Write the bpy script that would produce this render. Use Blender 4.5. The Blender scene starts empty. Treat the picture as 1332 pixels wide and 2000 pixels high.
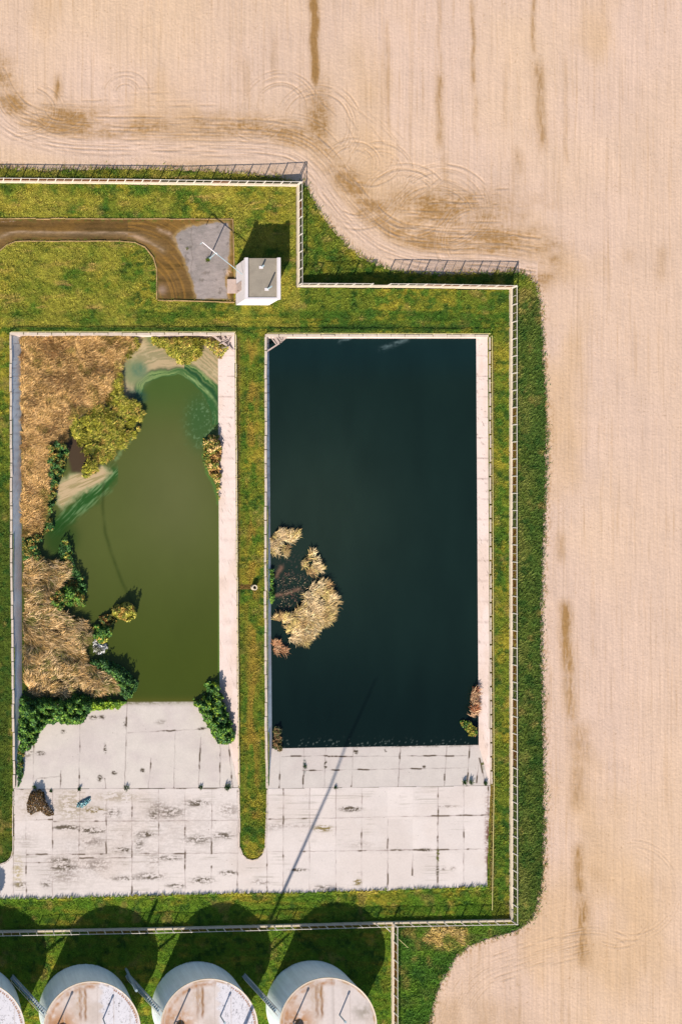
import bpy, math, numpy as np
from mathutils import Vector
R = np.random.RandomState(11)
S, H, VX, VY = 0.06, 120.0, -180.0, 1000.0      # metres per photo pixel on the ground, flying height, point straight below the camera
KALB = 1.72                                     # lit colour / albedo
def W(X, Y, z=0.0):
    X = np.asarray(X, float); Y = np.asarray(Y, float); z = np.asarray(z, float)
    f = S*(H-z)/H
    return np.stack(np.broadcast_arrays((X-VX)*f, (VY-Y)*f, z), -1)
def w(X, Y, z=0.0): return Vector(W(X, Y, z))
C = bpy.context.scene.collection
# ------------------------------------------------------------------ noise / painting helpers
def _h(i, j, s):
    n = (i.astype(np.int64)*374761393 + j.astype(np.int64)*668265263 + s*982451653) & 0xffffffff
    n = ((n ^ (n >> 13))*1274126177) & 0xffffffff
    n = ((n ^ (n >> 16))*2246822519) & 0xffffffff
    return ((n ^ (n >> 15)) & 0xffff)/65535.0
def vn(x, y, s=0):
    x = np.asarray(x, float); y = np.asarray(y, float)
    i = np.floor(x); j = np.floor(y); a = x-i; b = y-j
    a = a*a*(3-2*a); b = b*b*(3-2*b)
    return (_h(i, j, s)*(1-a)+_h(i+1, j, s)*a)*(1-b)+(_h(i, j+1, s)*(1-a)+_h(i+1, j+1, s)*a)*b
def fbm(x, y, s=0, o=4):
    t = 0; a = .5; n = 0
    for k in range(o):
        t = t+a*vn(x*2**k+17*k, y*2**k-9*k, s+k); n += a; a *= .55
    return t/n
def ss(a, b, x): t = np.clip((x-a)/(b-a), 0, 1); return t*t*(3-2*t)
def inside(X, Y, poly):
    X = np.asarray(X, float); Y = np.asarray(Y, float); r = np.zeros(X.shape, bool); n = len(poly)
    for k in range(n):
        x1, y1 = poly[k]; x2, y2 = poly[(k+1) % n]
        if y1 == y2: continue
        c = ((y1 > Y) != (y2 > Y)) & (X < (x2-x1)*(Y-y1)/(y2-y1)+x1)
        r ^= c
    return r
def dist(X, Y, pts, closed=False):
    d = np.full(np.shape(X), 1e9); n = len(pts)
    for k in range(n if closed else n-1):
        x1, y1 = pts[k]; x2, y2 = pts[(k+1) % n]
        vx, vy = x2-x1, y2-y1; L = vx*vx+vy*vy+1e-9
        t = np.clip(((X-x1)*vx+(Y-y1)*vy)/L, 0, 1)
        d = np.minimum(d, np.hypot(X-x1-t*vx, Y-y1-t*vy))
    return d
def sdf(X, Y, poly): d = dist(X, Y, poly, True); return np.where(inside(X, Y, poly), -d, d)
def spl(P, n=14):
    P = [P[0]]+list(P)+[P[-1]]; P = np.array(P, float); o = []
    for k in range(1, len(P)-2):
        for t in np.linspace(0, 1, n, endpoint=False):
            a, b, c, d = P[k-1:k+3]
            o.append(.5*(2*b+(c-a)*t+(2*a-5*b+4*c-d)*t*t+(3*b-a-3*c+d)*t**3))
    o.append(P[-2]); return np.array(o)
def lin(c):
    c = np.asarray(c, float)/255.0
    return np.where(c <= .04045, c/12.92, ((c+.055)/1.055)**2.4)
def alb(c, k=None): return lin(c)/(k or KALB)
def mix(a, b, t): t = np.asarray(t)[..., None]; return a*(1-t)+b*t
def flat(shape, c): return np.broadcast_to(np.asarray(c, float), tuple(shape)+(3,)).copy()
# ------------------------------------------------------------------ mesh helpers
def mesh_np(name, co, faces_list, cols=None, smooth=False, colname='Col'):
    """faces_list: list of (n,k) int arrays."""
    me = bpy.data.meshes.new(name); me.vertices.add(len(co)); me.vertices.foreach_set('co', np.ascontiguousarray(co, np.float32).ravel())
    loops = np.concatenate([f.ravel() for f in faces_list]).astype(np.int32)
    tot = np.concatenate([np.full(len(f), f.shape[1], np.int32) for f in faces_list])
    start = np.concatenate([[0], np.cumsum(tot)[:-1]]).astype(np.int32)
    me.loops.add(len(loops)); me.loops.foreach_set('vertex_index', loops)
    me.polygons.add(len(tot)); me.polygons.foreach_set('loop_start', start); me.polygons.foreach_set('loop_total', tot)
    if smooth: me.polygons.foreach_set('use_smooth', np.ones(len(tot), bool))
    if cols is not None:
        a = me.color_attributes.new(colname, 'FLOAT_COLOR', 'POINT')
        c4 = np.ones((len(co), 4), np.float32); c4[:, :3] = np.clip(cols, 0, 1); a.data.foreach_set('color', c4.ravel())
    me.update(calc_edges=True); me.validate(); return me
def link(name, me, mat, parent=None):
    o = bpy.data.objects.new(name, me); C.objects.link(o)
    if mat is not None and not me.materials: me.materials.append(mat)
    if parent is not None: o.parent = parent
    return o
def tag(o, label=None, cat=None, group=None, kind=None):
    for k, v in (('label', label), ('category', cat), ('group', group), ('kind', kind)):
        if v: o[k] = v
    return o
def thing(name, label, cat, loc=(0, 0, 0), group=None):
    o = bpy.data.objects.new(name, None); C.objects.link(o); o.location = loc; o.empty_display_size = .3
    return tag(o, label, cat, group)
class MB:
    """collects shapes (given in world metres) into one mesh"""
    def __init__(s): s.v = []; s.f = []
    def add(s, vs, fs):
        b = len(s.v); s.v += [tuple(map(float, v)) for v in vs]; s.f += [tuple(b+i for i in f) for f in fs]
    def box(s, x0, x1, y0, y1, z0, z1):
        s.add([(x0, y0, z0), (x1, y0, z0), (x1, y1, z0), (x0, y1, z0), (x0, y0, z1), (x1, y0, z1), (x1, y1, z1), (x0, y1, z1)],
              [(0, 3, 2, 1), (4, 5, 6, 7), (0, 1, 5, 4), (1, 2, 6, 5), (2, 3, 7, 6), (3, 0, 4, 7)])
    def beam(s, a, b, wd, ht):
        a = Vector(a); b = Vector(b); d = (b-a).normalized(); up = Vector((0, 0, 1))
        if abs(d.z) > .98: up = Vector((1, 0, 0))
        sd = d.cross(up).normalized()*wd/2; u = sd.cross(d).normalized()*ht/2
        vs = [a-sd-u, a+sd-u, a+sd+u, a-sd+u, b-sd-u, b+sd-u, b+sd+u, b-sd+u]
        s.add(vs, [(0, 1, 2, 3), (7, 6, 5, 4), (0, 4, 5, 1), (1, 5, 6, 2), (2, 6, 7, 3), (3, 7, 4, 0)])
    def tube(s, pts, r, n=8, cap=True):
        pts = [Vector(p) for p in pts]; rr = r if isinstance(r, (list, tuple)) else [r]*len(pts); base = len(s.v)
        for i, p in enumerate(pts):
            d = (pts[min(i+1, len(pts)-1)]-pts[max(i-1, 0)]).normalized(); up = Vector((0, 0, 1)) if abs(d.z) < .95 else Vector((1, 0, 0))
            a = d.cross(up).normalized(); b = d.cross(a)
            for k in range(n):
                t = 2*math.pi*k/n; q = p+(a*math.cos(t)+b*math.sin(t))*rr[i]; s.v.append(tuple(q))
        for i in range(len(pts)-1):
            for k in range(n):
                k2 = (k+1) % n; s.f.append((base+i*n+k, base+i*n+k2, base+(i+1)*n+k2, base+(i+1)*n+k))
        if cap:
            s.f.append(tuple(base+k for k in range(n))[::-1]); s.f.append(tuple(base+(len(pts)-1)*n+k for k in range(n)))
    def build(s, name, mat, parent=None, smooth=False):
        me = bpy.data.meshes.new(name); off = parent.matrix_world.translation if False else (parent.location if parent is not None else Vector((0, 0, 0)))
        pp = parent
        off = Vector((0, 0, 0))
        while pp is not None: off = off+pp.location; pp = pp.parent
        me.from_pydata([(x-off.x, y-off.y, z-off.z) for x, y, z in s.v], [], s.f); me.validate()
        if smooth: me.polygons.foreach_set('use_smooth', [True]*len(me.polygons))
        me.update(); return link(name, me, mat, parent)
# ------------------------------------------------------------------ materials
def nodes(name):
    m = bpy.data.materials.new(name); m.use_nodes = True; nt = m.node_tree; b = nt.nodes['Principled BSDF']
    return m, nt, b
def L(nt, a, b): nt.links.new(a, b)
def noise(nt, scale, detail=4, rough=.6, stretch=None):
    tc = nt.nodes.new('ShaderNodeNewGeometry'); src = tc.outputs['Position']
    if stretch:
        mp = nt.nodes.new('ShaderNodeMapping'); mp.inputs['Scale'].default_value = stretch; L(nt, src, mp.inputs['Vector']); src = mp.outputs['Vector']
    n = nt.nodes.new('ShaderNodeTexNoise'); n.inputs['Scale'].default_value = scale; n.inputs['Detail'].default_value = detail; n.inputs['Roughness'].default_value = rough
    L(nt, src, n.inputs['Vector']); return n.outputs['Fac']
def rng(nt, v, a, b, lo=.3, hi=.7):
    n = nt.nodes.new('ShaderNodeMapRange'); n.inputs['From Min'].default_value = lo; n.inputs['From Max'].default_value = hi
    n.inputs['To Min'].default_value = a; n.inputs['To Max'].default_value = b; L(nt, v, n.inputs['Value']); return n.outputs['Result']
def mat(name, col=None, attr=False, rough=.9, spec=.15, vary=(), bump=(), metal=0.0, transl=0.0):
    """vary: (scale, detail, stretch, lo, hi) brightness factors; bump: (scale, detail, stretch, strength, distance)"""
    m, nt, b = nodes(name)
    if attr:
        a = nt.nodes.new('ShaderNodeAttribute'); a.attribute_name = 'Col'; src = a.outputs['Color']
    else:
        a = nt.nodes.new('ShaderNodeRGB'); a.outputs[0].default_value = tuple(col)+(1,); src = a.outputs[0]
    for sc, dt, st, lo, hi in vary:
        f = rng(nt, noise(nt, sc, dt, .62, st), lo, hi)
        v = nt.nodes.new('ShaderNodeVectorMath'); v.operation = 'SCALE'; L(nt, src, v.inputs[0]); L(nt, f, v.inputs['Scale']); src = v.outputs[0]
    L(nt, src, b.inputs['Base Color'])
    prev = None
    for sc, dt, st, sg, ds in bump:
        bp = nt.nodes.new('ShaderNodeBump'); bp.inputs['Strength'].default_value = sg; bp.inputs['Distance'].default_value = ds
        L(nt, noise(nt, sc, dt, .65, st), bp.inputs['Height'])
        if prev: L(nt, prev, bp.inputs['Normal'])
        prev = bp.outputs['Normal']
    if prev: L(nt, prev, b.inputs['Normal'])
    b.inputs['Roughness'].default_value = rough; b.inputs['Specular IOR Level'].default_value = spec; b.inputs['Metallic'].default_value = metal
    if transl:
        t = nt.nodes.new('ShaderNodeBsdfTranslucent'); L(nt, src, t.inputs['Color'])
        mx = nt.nodes.new('ShaderNodeMixShader'); mx.inputs[0].default_value = transl
        L(nt, b.outputs[0], mx.inputs[1]); L(nt, t.outputs[0], mx.inputs[2]); L(nt, mx.outputs[0], nt.nodes['Material Output'].inputs['Surface'])
    return m
M = {}
M['soil'] = mat('dry_soil', attr=True, rough=1, spec=.05, vary=[(5, 4, (1, .035, 1), .935, 1.065), (13, 2, (1, .05, 1), .975, 1.025), (4, 4, None, .95, 1.05), (.25, 4, (1, .4, 1), .965, 1.03)],
                bump=[(1.7, 4, (1, .06, 1), .2, .05), (6, 4, None, .3, .05)])
M['turf'] = mat('turf_soil', attr=True, rough=1, spec=.05, vary=[(4.5, 5, None, .8, 1.2)], bump=[(3.5, 5, None, .8, .16)])
M['blade'] = mat('grass_blade', attr=True, rough=.85, spec=.08, transl=.18)
M['reed'] = mat('dry_reed', attr=True, rough=.75, spec=.15, transl=.1)
M['leaf'] = mat('leaf', attr=True, rough=.6, spec=.25, transl=.18)
M['yard'] = mat('yard_concrete', attr=True, rough=.85, spec=.2, vary=[(.5, 4, None, .96, 1.04), (5, 5, None, .95, 1.05)], bump=[(8, 4, None, .15, .02)])
M['road'] = mat('road_surface', attr=True, rough=.95, spec=.1, vary=[(3, 5, (.4, 1, 1), .85, 1.15)], bump=[(5, 4, None, .4, .05)])
M['cream'] = mat('cream_concrete', alb((246, 226, 196)), rough=.85, vary=[(1.2, 5, None, .88, 1.08)], bump=[(9, 4, None, .2, .02)])
M['kerb'] = mat('kerb_concrete', alb((236, 216, 196)), rough=.9, vary=[(1.5, 5, None, .82, 1.1)], bump=[(9, 4, None, .25, .03)])
M['track_kerb'] = mat('stained_kerb', alb((206, 170, 118)), rough=.95, vary=[(1.2, 5, None, .55, 1.15)])
M['post'] = mat('painted_post', alb((250, 238, 222)), rough=.6, spec=.3, vary=[(2, 4, None, .9, 1.06)])
M['rail'] = mat('rail_paint', alb((235, 220, 150)), rough=.5, spec=.3, vary=[(2, 4, None, .8, 1.1)])
M['white'] = mat('whitewash', alb((250, 240, 238)), rough=.8, vary=[(.8, 5, None, .93, 1.04)], bump=[(6, 4, None, .15, .02)])
M['roofing'] = mat('roofing_felt', alb((172, 160, 142)), rough=.95, vary=[(.9, 5, None, .85, 1.12), (7, 3, None, .94, 1.06)], bump=[(8, 3, None, .2, .02)])
M['steel'] = mat('painted_steel', (.84,.9,.9), rough=.45, spec=.4, vary=[(.7, 5, None, .92, 1.04), (2.2, 4, (1, 1, .07), .86, 1.04), (6, 3, (1, 1, .15), .95, 1.03)])
M['galv'] = mat('galvanised_steel', alb((176, 196, 202)), rough=.45, spec=.4, vary=[(3, 4, None, .85, 1.1)])
M['rust'] = mat('rusty_steel', alb((170, 112, 58)), rough=.8, vary=[(4, 5, None, .7, 1.2)])
M['wood'] = mat('weathered_wood', alb((225, 200, 185)), rough=.9, vary=[(3, 5, (1, 1, 1), .75, 1.12)], bump=[(12, 3, None, .3, .02)])
M['dark'] = mat('near_black', (.012, .011, .01), rough=1)  # near-black colour: painted shade in openings, also the door handle
M['roof_paint'] = mat('tank_roof_paint', attr=True, rough=.75, spec=.2, vary=[(2.5, 5, None, .93, 1.05)], bump=[(6, 4, None, .1, .02)])
M['rubbish'] = mat('rubbish', attr=True, rough=.6, spec=.25)
M['step'] = mat('step_slab', alb((214, 190, 176)), rough=.9, vary=[(3, 5, None, .85, 1.1)])
M['concrete_slab'] = mat('slope_concrete', attr=True, rough=.9, spec=.15, vary=[(.8, 5, None, .95, 1.05), (6, 4, None, .95, 1.05)], bump=[(7, 4, None, .2, .02)])
def water_mat(name):
    m, nt, b = nodes(name)
    a = nt.nodes.new('ShaderNodeAttribute'); a.attribute_name = 'Col'; L(nt, a.outputs['Color'], b.inputs['Base Color'])
    b.inputs['Roughness'].default_value = .06; b.inputs['IOR'].default_value = 1.33; b.inputs['Specular IOR Level'].default_value = .4
    bp = nt.nodes.new('ShaderNodeBump'); bp.inputs['Strength'].default_value = .12; bp.inputs['Distance'].default_value = .02
    L(nt, noise(nt, 1.6, 3), bp.inputs['Height']); L(nt, bp.outputs[0], b.inputs['Normal']); return m
M['water'] = water_mat('pond_water')
def net_mat(name, col, cover):
    """chain link: a real woven-wire pattern cut out of the sheet"""
    m, nt, b = nodes(name); b.inputs['Base Color'].default_value = tuple(col)+(1,); b.inputs['Roughness'].default_value = .7; b.inputs['Metallic'].default_value = .2
    g = nt.nodes.new('ShaderNodeNewGeometry'); sx = nt.nodes.new('ShaderNodeSeparateXYZ'); L(nt, g.outputs['Position'], sx.inputs[0])
    def mth(op, a, c):
        n = nt.nodes.new('ShaderNodeMath'); n.operation = op
        for i, q in enumerate((a, c)):
            if q is None: continue
            if isinstance(q, (int, float)): n.inputs[i].default_value = q
            else: L(nt, q, n.inputs[i])
        return n.outputs[0]
    u = mth('ADD', sx.outputs[0], sx.outputs[1]); hits = []
    for sg in ('ADD', 'SUBTRACT'):
        p = mth('FRACT', mth('MULTIPLY', mth(sg, u, sx.outputs[2]), 14.0), None); hits.append(mth('LESS_THAN', p, cover))
    al = mth('MAXIMUM', hits[0], hits[1]); L(nt, al, b.inputs['Alpha']); return m
M['net_rust'] = net_mat('rusty_wire_mesh', alb((176, 92, 28)), .16)
M['net_grey'] = net_mat('grey_wire_mesh', alb((112, 98, 74)), .09)
M['net_red'] = net_mat('red_wire_mesh', alb((165, 72, 44)), .16)
# ------------------------------------------------------------------ outlines in photo pixels (ground plan)
COMP = [(-700, 357), (0, 357), (580, 364), (580, 561), (996, 565), (996, 1797), (767, 1801), (767, 2600), (-700, 2600)]
VERGE = [(-700, 357), (-700, 333), (-20, 327), (0, 328), (30, 331), (100, 333), (220, 331), (300, 331), (400, 335), (480, 341), (530, 346), (560, 352), (590, 358),
         (600, 368), (610, 388), (625, 415), (645, 445), (670, 474), (700, 500), (735, 519), (760, 527), (800, 533), (860, 537), (920, 536), (980, 532), (1012, 532),
         (1032, 540), (1044, 556), (1051, 580), (1056, 620), (1060, 690), (1064, 770), (1066, 850), (1064, 950), (1061, 1050), (1057, 1150), (1056, 1250),
         (1058, 1350), (1060, 1480), (1062, 1600), (1060, 1680), (1055, 1740), (1046, 1780), (1030, 1803), (1005, 1818), (960, 1830), (920, 1845),
         (890, 1870), (868, 1905), (852, 1940), (843, 1975), (836, 2030), (830, 2600), (767, 2600), (767, 1801), (996, 1797), (996, 565), (580, 561), (580, 364), (0, 357)]
PONDL = [(21, 651), (460, 651), (467, 1538), (29, 1541)]
PONDR = [(519, 654), (954, 655), (958, 1534), (523, 1540)]
YARD = [(-160, 1690), (2, 1689), (14, 1684), (23, 1675), (27, 1662), (28, 1541), (467, 1538), (468, 1655), (473, 1669), (482, 1677), (493, 1680), (504, 1677), (513, 1669),
        (518, 1655), (522, 1540), (958, 1534), (955, 1600), (951, 1733), (870, 1735), (760, 1740), (640, 1742), (560, 1746), (530, 1744), (420, 1747), (340, 1749), (250, 1752), (180, 1753), (100, 1756), (-160, 1757)]
ROAD = [(-160, 429), (100, 428), (300, 429), (454, 429), (456, 500), (458, 587), (307, 584), (306, 525), (300, 502), (285, 483), (262, 472), (236, 470), (60, 470), (30, 471), (14, 477), (0, 489), (-40, 520), (-160, 520)]
# ------------------------------------------------------------------ terrain outside the compound (lower than the platform inside the fence)
def fieldz(X, Y):
    n = -(.12+.83*ss(330, 760, X))
    s = -.55-.4*ss(850, 1050, X)
    return n*(1-ss(1500, 1800, Y))+s*ss(1500, 1800, Y)
def terr(X, Y):
    f = fieldz(X, Y)
    e = (1-ss(1000, 1056, X))*ss(600, 680, Y)*(1-ss(1750, 1800, Y))*(X > 985)
    f = f+e*(np.abs(f)-.35)
    s = ss(1795, 1830, Y)*(1-ss(770, 850, X-(1900-Y)*.25))*(X > 760)
    return f+s*.3
# ------------------------------------------------------------------ field
def far(a, b, n): return np.sign(b-a)*(np.geomspace(1, abs(b-a)+1, n)-1)+a
X0, X1, Y0, Y1, DX = -30.0, 1366.0, -30.0, 2036.0, 1.45
xs = np.arange(X0, X1, DX); ys = np.arange(Y0, Y1, DX)
gx = np.concatenate([far(xs[0], -16000, 26)[:0:-1], xs, far(xs[-1], 16000, 26)[1:]])
gy = np.concatenate([far(ys[0], -16000, 26)[:0:-1], ys, far(ys[-1], 16000, 26)[1:]])
GX, GY = np.meshgrid(gx, gy)
def splat(lines, shape):
    """thin soft lines (list of (pts, amount)) rasterised on the dense grid"""
    im = np.zeros(shape)
    for pts, amt, sd in lines:
        pts = np.asarray(pts, float); seg = np.hypot(*np.diff(pts, axis=0).T); t = np.concatenate([[0], np.cumsum(seg)])
        q = np.arange(0, t[-1], 1.0); x = np.interp(q, t, pts[:, 0]); y = np.interp(q, t, pts[:, 1])
        a = amt*np.clip(vn(q/26.0, np.full_like(q, sd), 5)*1.9-.35, 0, 1)
        x = x+(vn(q/20., np.full_like(q, sd+.5), 6)-.5)*1.2; y = y+(vn(q/20., np.full_like(q, sd+9.5), 8)-.5)*1.2
        fx = (x-X0)/DX; fy = (y-Y0)/DX; i = np.floor(fx).astype(int); j = np.floor(fy).astype(int); u = fx-i; v = fy-j
        ok = (i >= 0) & (j >= 0) & (i < shape[1]-1) & (j < shape[0]-1); i, j, u, v, a = i[ok], j[ok], u[ok], v[ok], a[ok]
        for di, dj, wt in ((0, 0, (1-u)*(1-v)), (1, 0, u*(1-v)), (0, 1, (1-u)*v), (1, 1, u*v)):
            np.add.at(im, (j+dj, i+di), a*wt)
    return im
def offs(p, d):
    t = np.gradient(p, axis=0); n = np.stack([-t[:, 1], t[:, 0]], 1)/(np.hypot(t[:, 0], t[:, 1])[:, None]+1e-9); return p+n*d
def arc(cx, cy, r, a0, a1, e=1.0):
    t = np.radians(np.linspace(a0, a1, 60)); return np.stack([cx+r*np.cos(t), cy+r*e*np.sin(t)], 1)
HEAD = spl([(-30, 150), (-5, 200), (35, 240), (100, 262), (190, 270), (330, 272), (430, 274), (520, 278), (580, 292), (622, 325), (655, 372), (700, 425), (750, 465), (810, 487), (880, 494), (960, 496), (1050, 508)])
tracks = []; sd = 0.0
for d in list(np.linspace(-34, 44, 24)):
    sd += 3.7; tracks.append((offs(HEAD, -d+R.uniform(-1, 1)), R.uniform(.3, .9), sd))
for (cx, cy, r, a0, a1, e) in [(548, 212, 74, 180, 372, 1), (622, 245, 84, 205, 400, 1), (560, 330, 120, 250, 330, .9), (690, 318, 62, 150, 380, .8), (742, 335, 66, 170, 400, .9), (720, 300, 70, 10, 150, .9),
                              (862, 405, 100, 225, 440, .85), (850, 420, 88, 200, 395, .8), (790, 385, 82, 150, 330, .8), (800, 372, 96, 20, 150, 1), (700, 360, 88, -10, 120, 1), (930, 470, 84, 150, 260, 1),
                              (60, 180, 70, 80, 215, 1), (120, 205, 60, 20, 190, .9), (246, 180, 46, 190, 350, .9), (40, 215, 90, -60, 100, .7), (500, 225, 60, 30, 140, .9)]:
    for k in range(6):
        sd += 3.7; tracks.append((arc(cx, cy, max(6, r-k*5.5+R.uniform(-1.5, 1.5)), a0, a1, e), R.uniform(.35, .9), sd))
for k in range(26):     # straight drill marks inside the headland loops
    sd += 3.7; x = R.uniform(770, 900); y = 372+k*4.6; tracks.append(([(x, y), (x+R.uniform(50, 170), y+R.uniform(-4, 9))], R.uniform(.4, .9), sd))
for k in range(34):
    sd += 3.7; x = R.uniform(20, 480); y = R.uniform(170, 262); tracks.append(([(x, y), (x+R.uniform(30, 110), y+R.uniform(-2, 4))], R.uniform(.2, .6), sd))
for k in range(16):
    sd += 3.7; x = 600+k*9; tracks.append(([(x, 175+k*3), (x+R.uniform(30, 70), 175+k*3+R.uniform(40, 90))], R.uniform(.2, .6), sd))
for k in range(9):
    sd += 3.7; x = 700+k*12; tracks.append(([(x, 440-k*3), (x+R.uniform(60, 110), 360-k*4)], R.uniform(.2, .55), sd))
SE = spl([(838, 2040), (852, 1985), (885, 1915), (930, 1872), (990, 1848), (1060, 1826), (1140, 1806)])
for d in np.linspace(4, 60, 13):
    sd += 3.7; tracks.append((offs(SE, d), R.uniform(.25, .7), sd))
for (cx, cy, r, a0, a1) in [(1232, 1738, 98, -95, 110), (1222, 1742, 84, -75, 40), (1205, 1770, 80, 20, 115), (1150, 1960, 150, 235, 300)]:
    for k in range(3):
        sd += 3.7; tracks.append((arc(cx, cy, r-k*6, a0, a1), R.uniform(.15, .4), sd))
TR = splat(tracks, (len(ys), len(xs)))
TRs = TR.copy()
for ax in (0, 1): TRs = (np.roll(TRs, 1, ax)+2*TRs+np.roll(TRs, -1, ax))/4
tr = np.zeros(GX.shape); trs = np.zeros(GX.shape); sl = (slice(25, 25+len(ys)), slice(25, 25+len(xs)))
tr[sl] = np.clip(TR, 0, 1.6); trs[sl] = np.clip(TRs, 0, 1.4)
base = flat(GX.shape, alb((237, 203, 170)))
pk = alb((234, 202, 179)); yl = alb((228, 190, 148)); dk = alb((182, 142, 92)); dk2 = alb((160, 118, 62))
base = mix(base, pk, ss(.35, .7, fbm(GX/340, GY/420, 3))*.9); base = mix(base, pk, ss(1040, 1250, GX)*(1-ss(1350, 1700, GY))*.6)
base = mix(base, yl, ss(.5, .75, fbm(GX/180, GY/300, 9))*.7)
strk = fbm(GX/5.0, GY/170.0, 21, 3); strk2 = fbm(GX/2.3, GY/60.0, 22, 2)
base = mix(base, dk, np.clip(ss(.58, .82, strk)*.2+ss(.6, .9, strk2)*.2, 0, 1))
base = base*(1+.055*(np.clip(strk2, .2, .8)-.5)[..., None])
dh = np.full(GX.shape, 999.)
dh[sl] = dist(GX[sl], GY[sl], [tuple(p) for p in HEAD[::4]])
side = np.zeros(GX.shape); below = inside(GX, GY, [tuple(p) for p in HEAD[::4]]+[(1050, 900), (-30, 900)])
hb = np.where(below, -dh, dh)          # + above the headland curve
n1 = fbm(GX/70, GY/35, 31)
amt = np.exp(-((hb-26)/30)**2)*np.clip((n1-.15)*2.2, 0, 1)*(.5+.55*(np.exp(-((GX-110)/110)**2)+np.exp(-((GX-830)/230)**2)))
amt = np.maximum(amt, .8*np.exp(-((GX-850)/150)**2-((GY-418)/58)**2)*np.clip((n1-.2)*2.2, 0, 1))
amt = np.maximum(amt, .55*np.exp(-((GX-1040)/50)**2-((GY-440)/55)**2)*np.clip((n1-.2)*2.2, 0, 1))
amt = np.maximum(amt, .7*np.exp(-((GX-622)/26)**2-((GY-235)/70)**2))
amt = np.clip(amt*1.3, 0, 1)*ss(-10, 4, hb)*(.25+.85*fbm(GX/7, GY/2.6, 33, 4))*(.5+.7*fbm(GX/2.6, GY/9, 34, 3))*1.5
pk2 = alb((232, 202, 182)); base = mix(base, pk2, np.exp(-((hb+22)/24)**2)*.6)
for (x, y0, y1, wd, am, bend) in [(614, -40, 172, 8, 1.5, 0), (612, 160, 285, 9, .55, 8), (113, 138, 208, 8, .75, 0), (755, 30, 260, 4, .35, 6), (857, -40, 160, 4, .3, 3), (857, 130, 300, 8, .6, 4), (866, 290, 400, 6, .4, 3),
                              (922, -10, 185, 5, .6, 3), (926, 170, 280, 6, .3, 5), (1038, -40, 110, 5, .6, 6), (1050, 110, 300, 11, .6, 8), (982, 120, 260, 4, .2, 3), (1104, 100, 330, 4, .25, 2), (1010, 280, 345, 10, .4, 4),
                              (1092, 1030, 1105, 10, .45, 4), (1100, 1165, 1330, 13, .85, 12), (1108, 1300, 1420, 14, .6, 10), (1128, 1400, 1500, 24, .5, 8), (1130, 1480, 1590, 14, .5, -5), (1130, 1640, 1760, 11, .7, 2), (1133, 1740, 1890, 15, .75, 5),
                              (1150, 1690, 1720, 20, .4, 20), (1000, 1950, 2040, 30, .2, 0), (950, 1940, 2040, 30, .3, 0), (880, 1940, 2040, 30, .25, 0), (480, 100, 200, 10, .2, 2), (535, 60, 170, 8, .25, 2), (1225, 480, 520, 14, .3, 0), (1290, 470, 560, 14, .3, 0)]:
    g = np.exp(-((GX-x-bend*(GY-y0)/(y1-y0)-(vn(GY/40, GY*0, int(x))-.5)*5)/wd)**2)*ss(y0-8, y0+30, GY)*(1-ss(y1-30, y1+12, GY))
    amt = np.maximum(amt, am*g*np.clip(.25+1.3*fbm(GX/3.2, GY/14, int(x)+3, 3), 0, 1.1))
base = mix(base, dk, np.clip(amt*1.15, 0, .92)); base = mix(base, dk2, np.clip(amt-.45, 0, .6))
base = mix(base, dk, np.clip(tr*.5, 0, .65)); base = mix(base, alb((240, 210, 186)), np.clip(np.roll(tr, 2, 0)*.3, 0, .45))
clod = (vn(GX/2.2, GY/2.6, 77) > .93)*(fbm(GX/60, GY/60, 78) > .5); base = mix(base, dk2, clod*.35)
dv = np.full(GX.shape, 999.); dv[sl] = np.abs(sdf(GX[sl], GY[sl], VERGE+[])) ; deb = np.exp(-(dv/13)**2)*(vn(GX/2.4, GY/3.2, 79) > .62)*(fbm(GX/30, GY/50, 80) > .42)
base = mix(base, alb((170, 128, 72)), deb*.75)
GZ = fieldz(GX, GY)-.02
GZ = GZ+(fbm(GX/4.2, GY/150., 41, 3)-.5)*.035*(1-np.clip(dh < 60, 0, 1)*.5)+(fbm(GX/90, GY/90, 43)-.5)*.12-trs*.06+np.roll(trs, 3, 0)*.03
GZ = GZ+(vn(GX/2.4, GY/2.4, 45)-.5)*.02
cut = inside(GX, GY, COMP) & (dist(GX, GY, COMP, True) > 3) & (GX > -152) & (GY < 2150)
big = np.abs(GX) > 5000
GZ = np.where(cut, -5.0, GZ)
vin = inside(GX, GY, VERGE); GZ = np.where(vin & ~cut, np.minimum(GZ, terr(GX, GY)-.12), GZ)
def grid_faces(ny, nx, keep=None):
    a = np.arange(ny*nx).reshape(ny, nx); q = np.stack([a[1:, :-1], a[1:, 1:], a[:-1, 1:], a[:-1, :-1]], -1)
    return q.reshape(-1, 4) if keep is None else q[keep]
def grid_obj(name, X, Y, Z, cols, m, keep=None, smooth=True):
    co = W(X, Y, Z).reshape(-1, 3); f = grid_faces(*X.shape, keep)
    used, inv = np.unique(f, return_inverse=True); f = inv.reshape(-1, 4)
    return link(name, mesh_np(name, co[used], [f], cols.reshape(-1, 3)[used], smooth), m)
fo = grid_obj('field', GX, GY, GZ, base, M['soil']); tag(fo, kind='structure')
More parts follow.
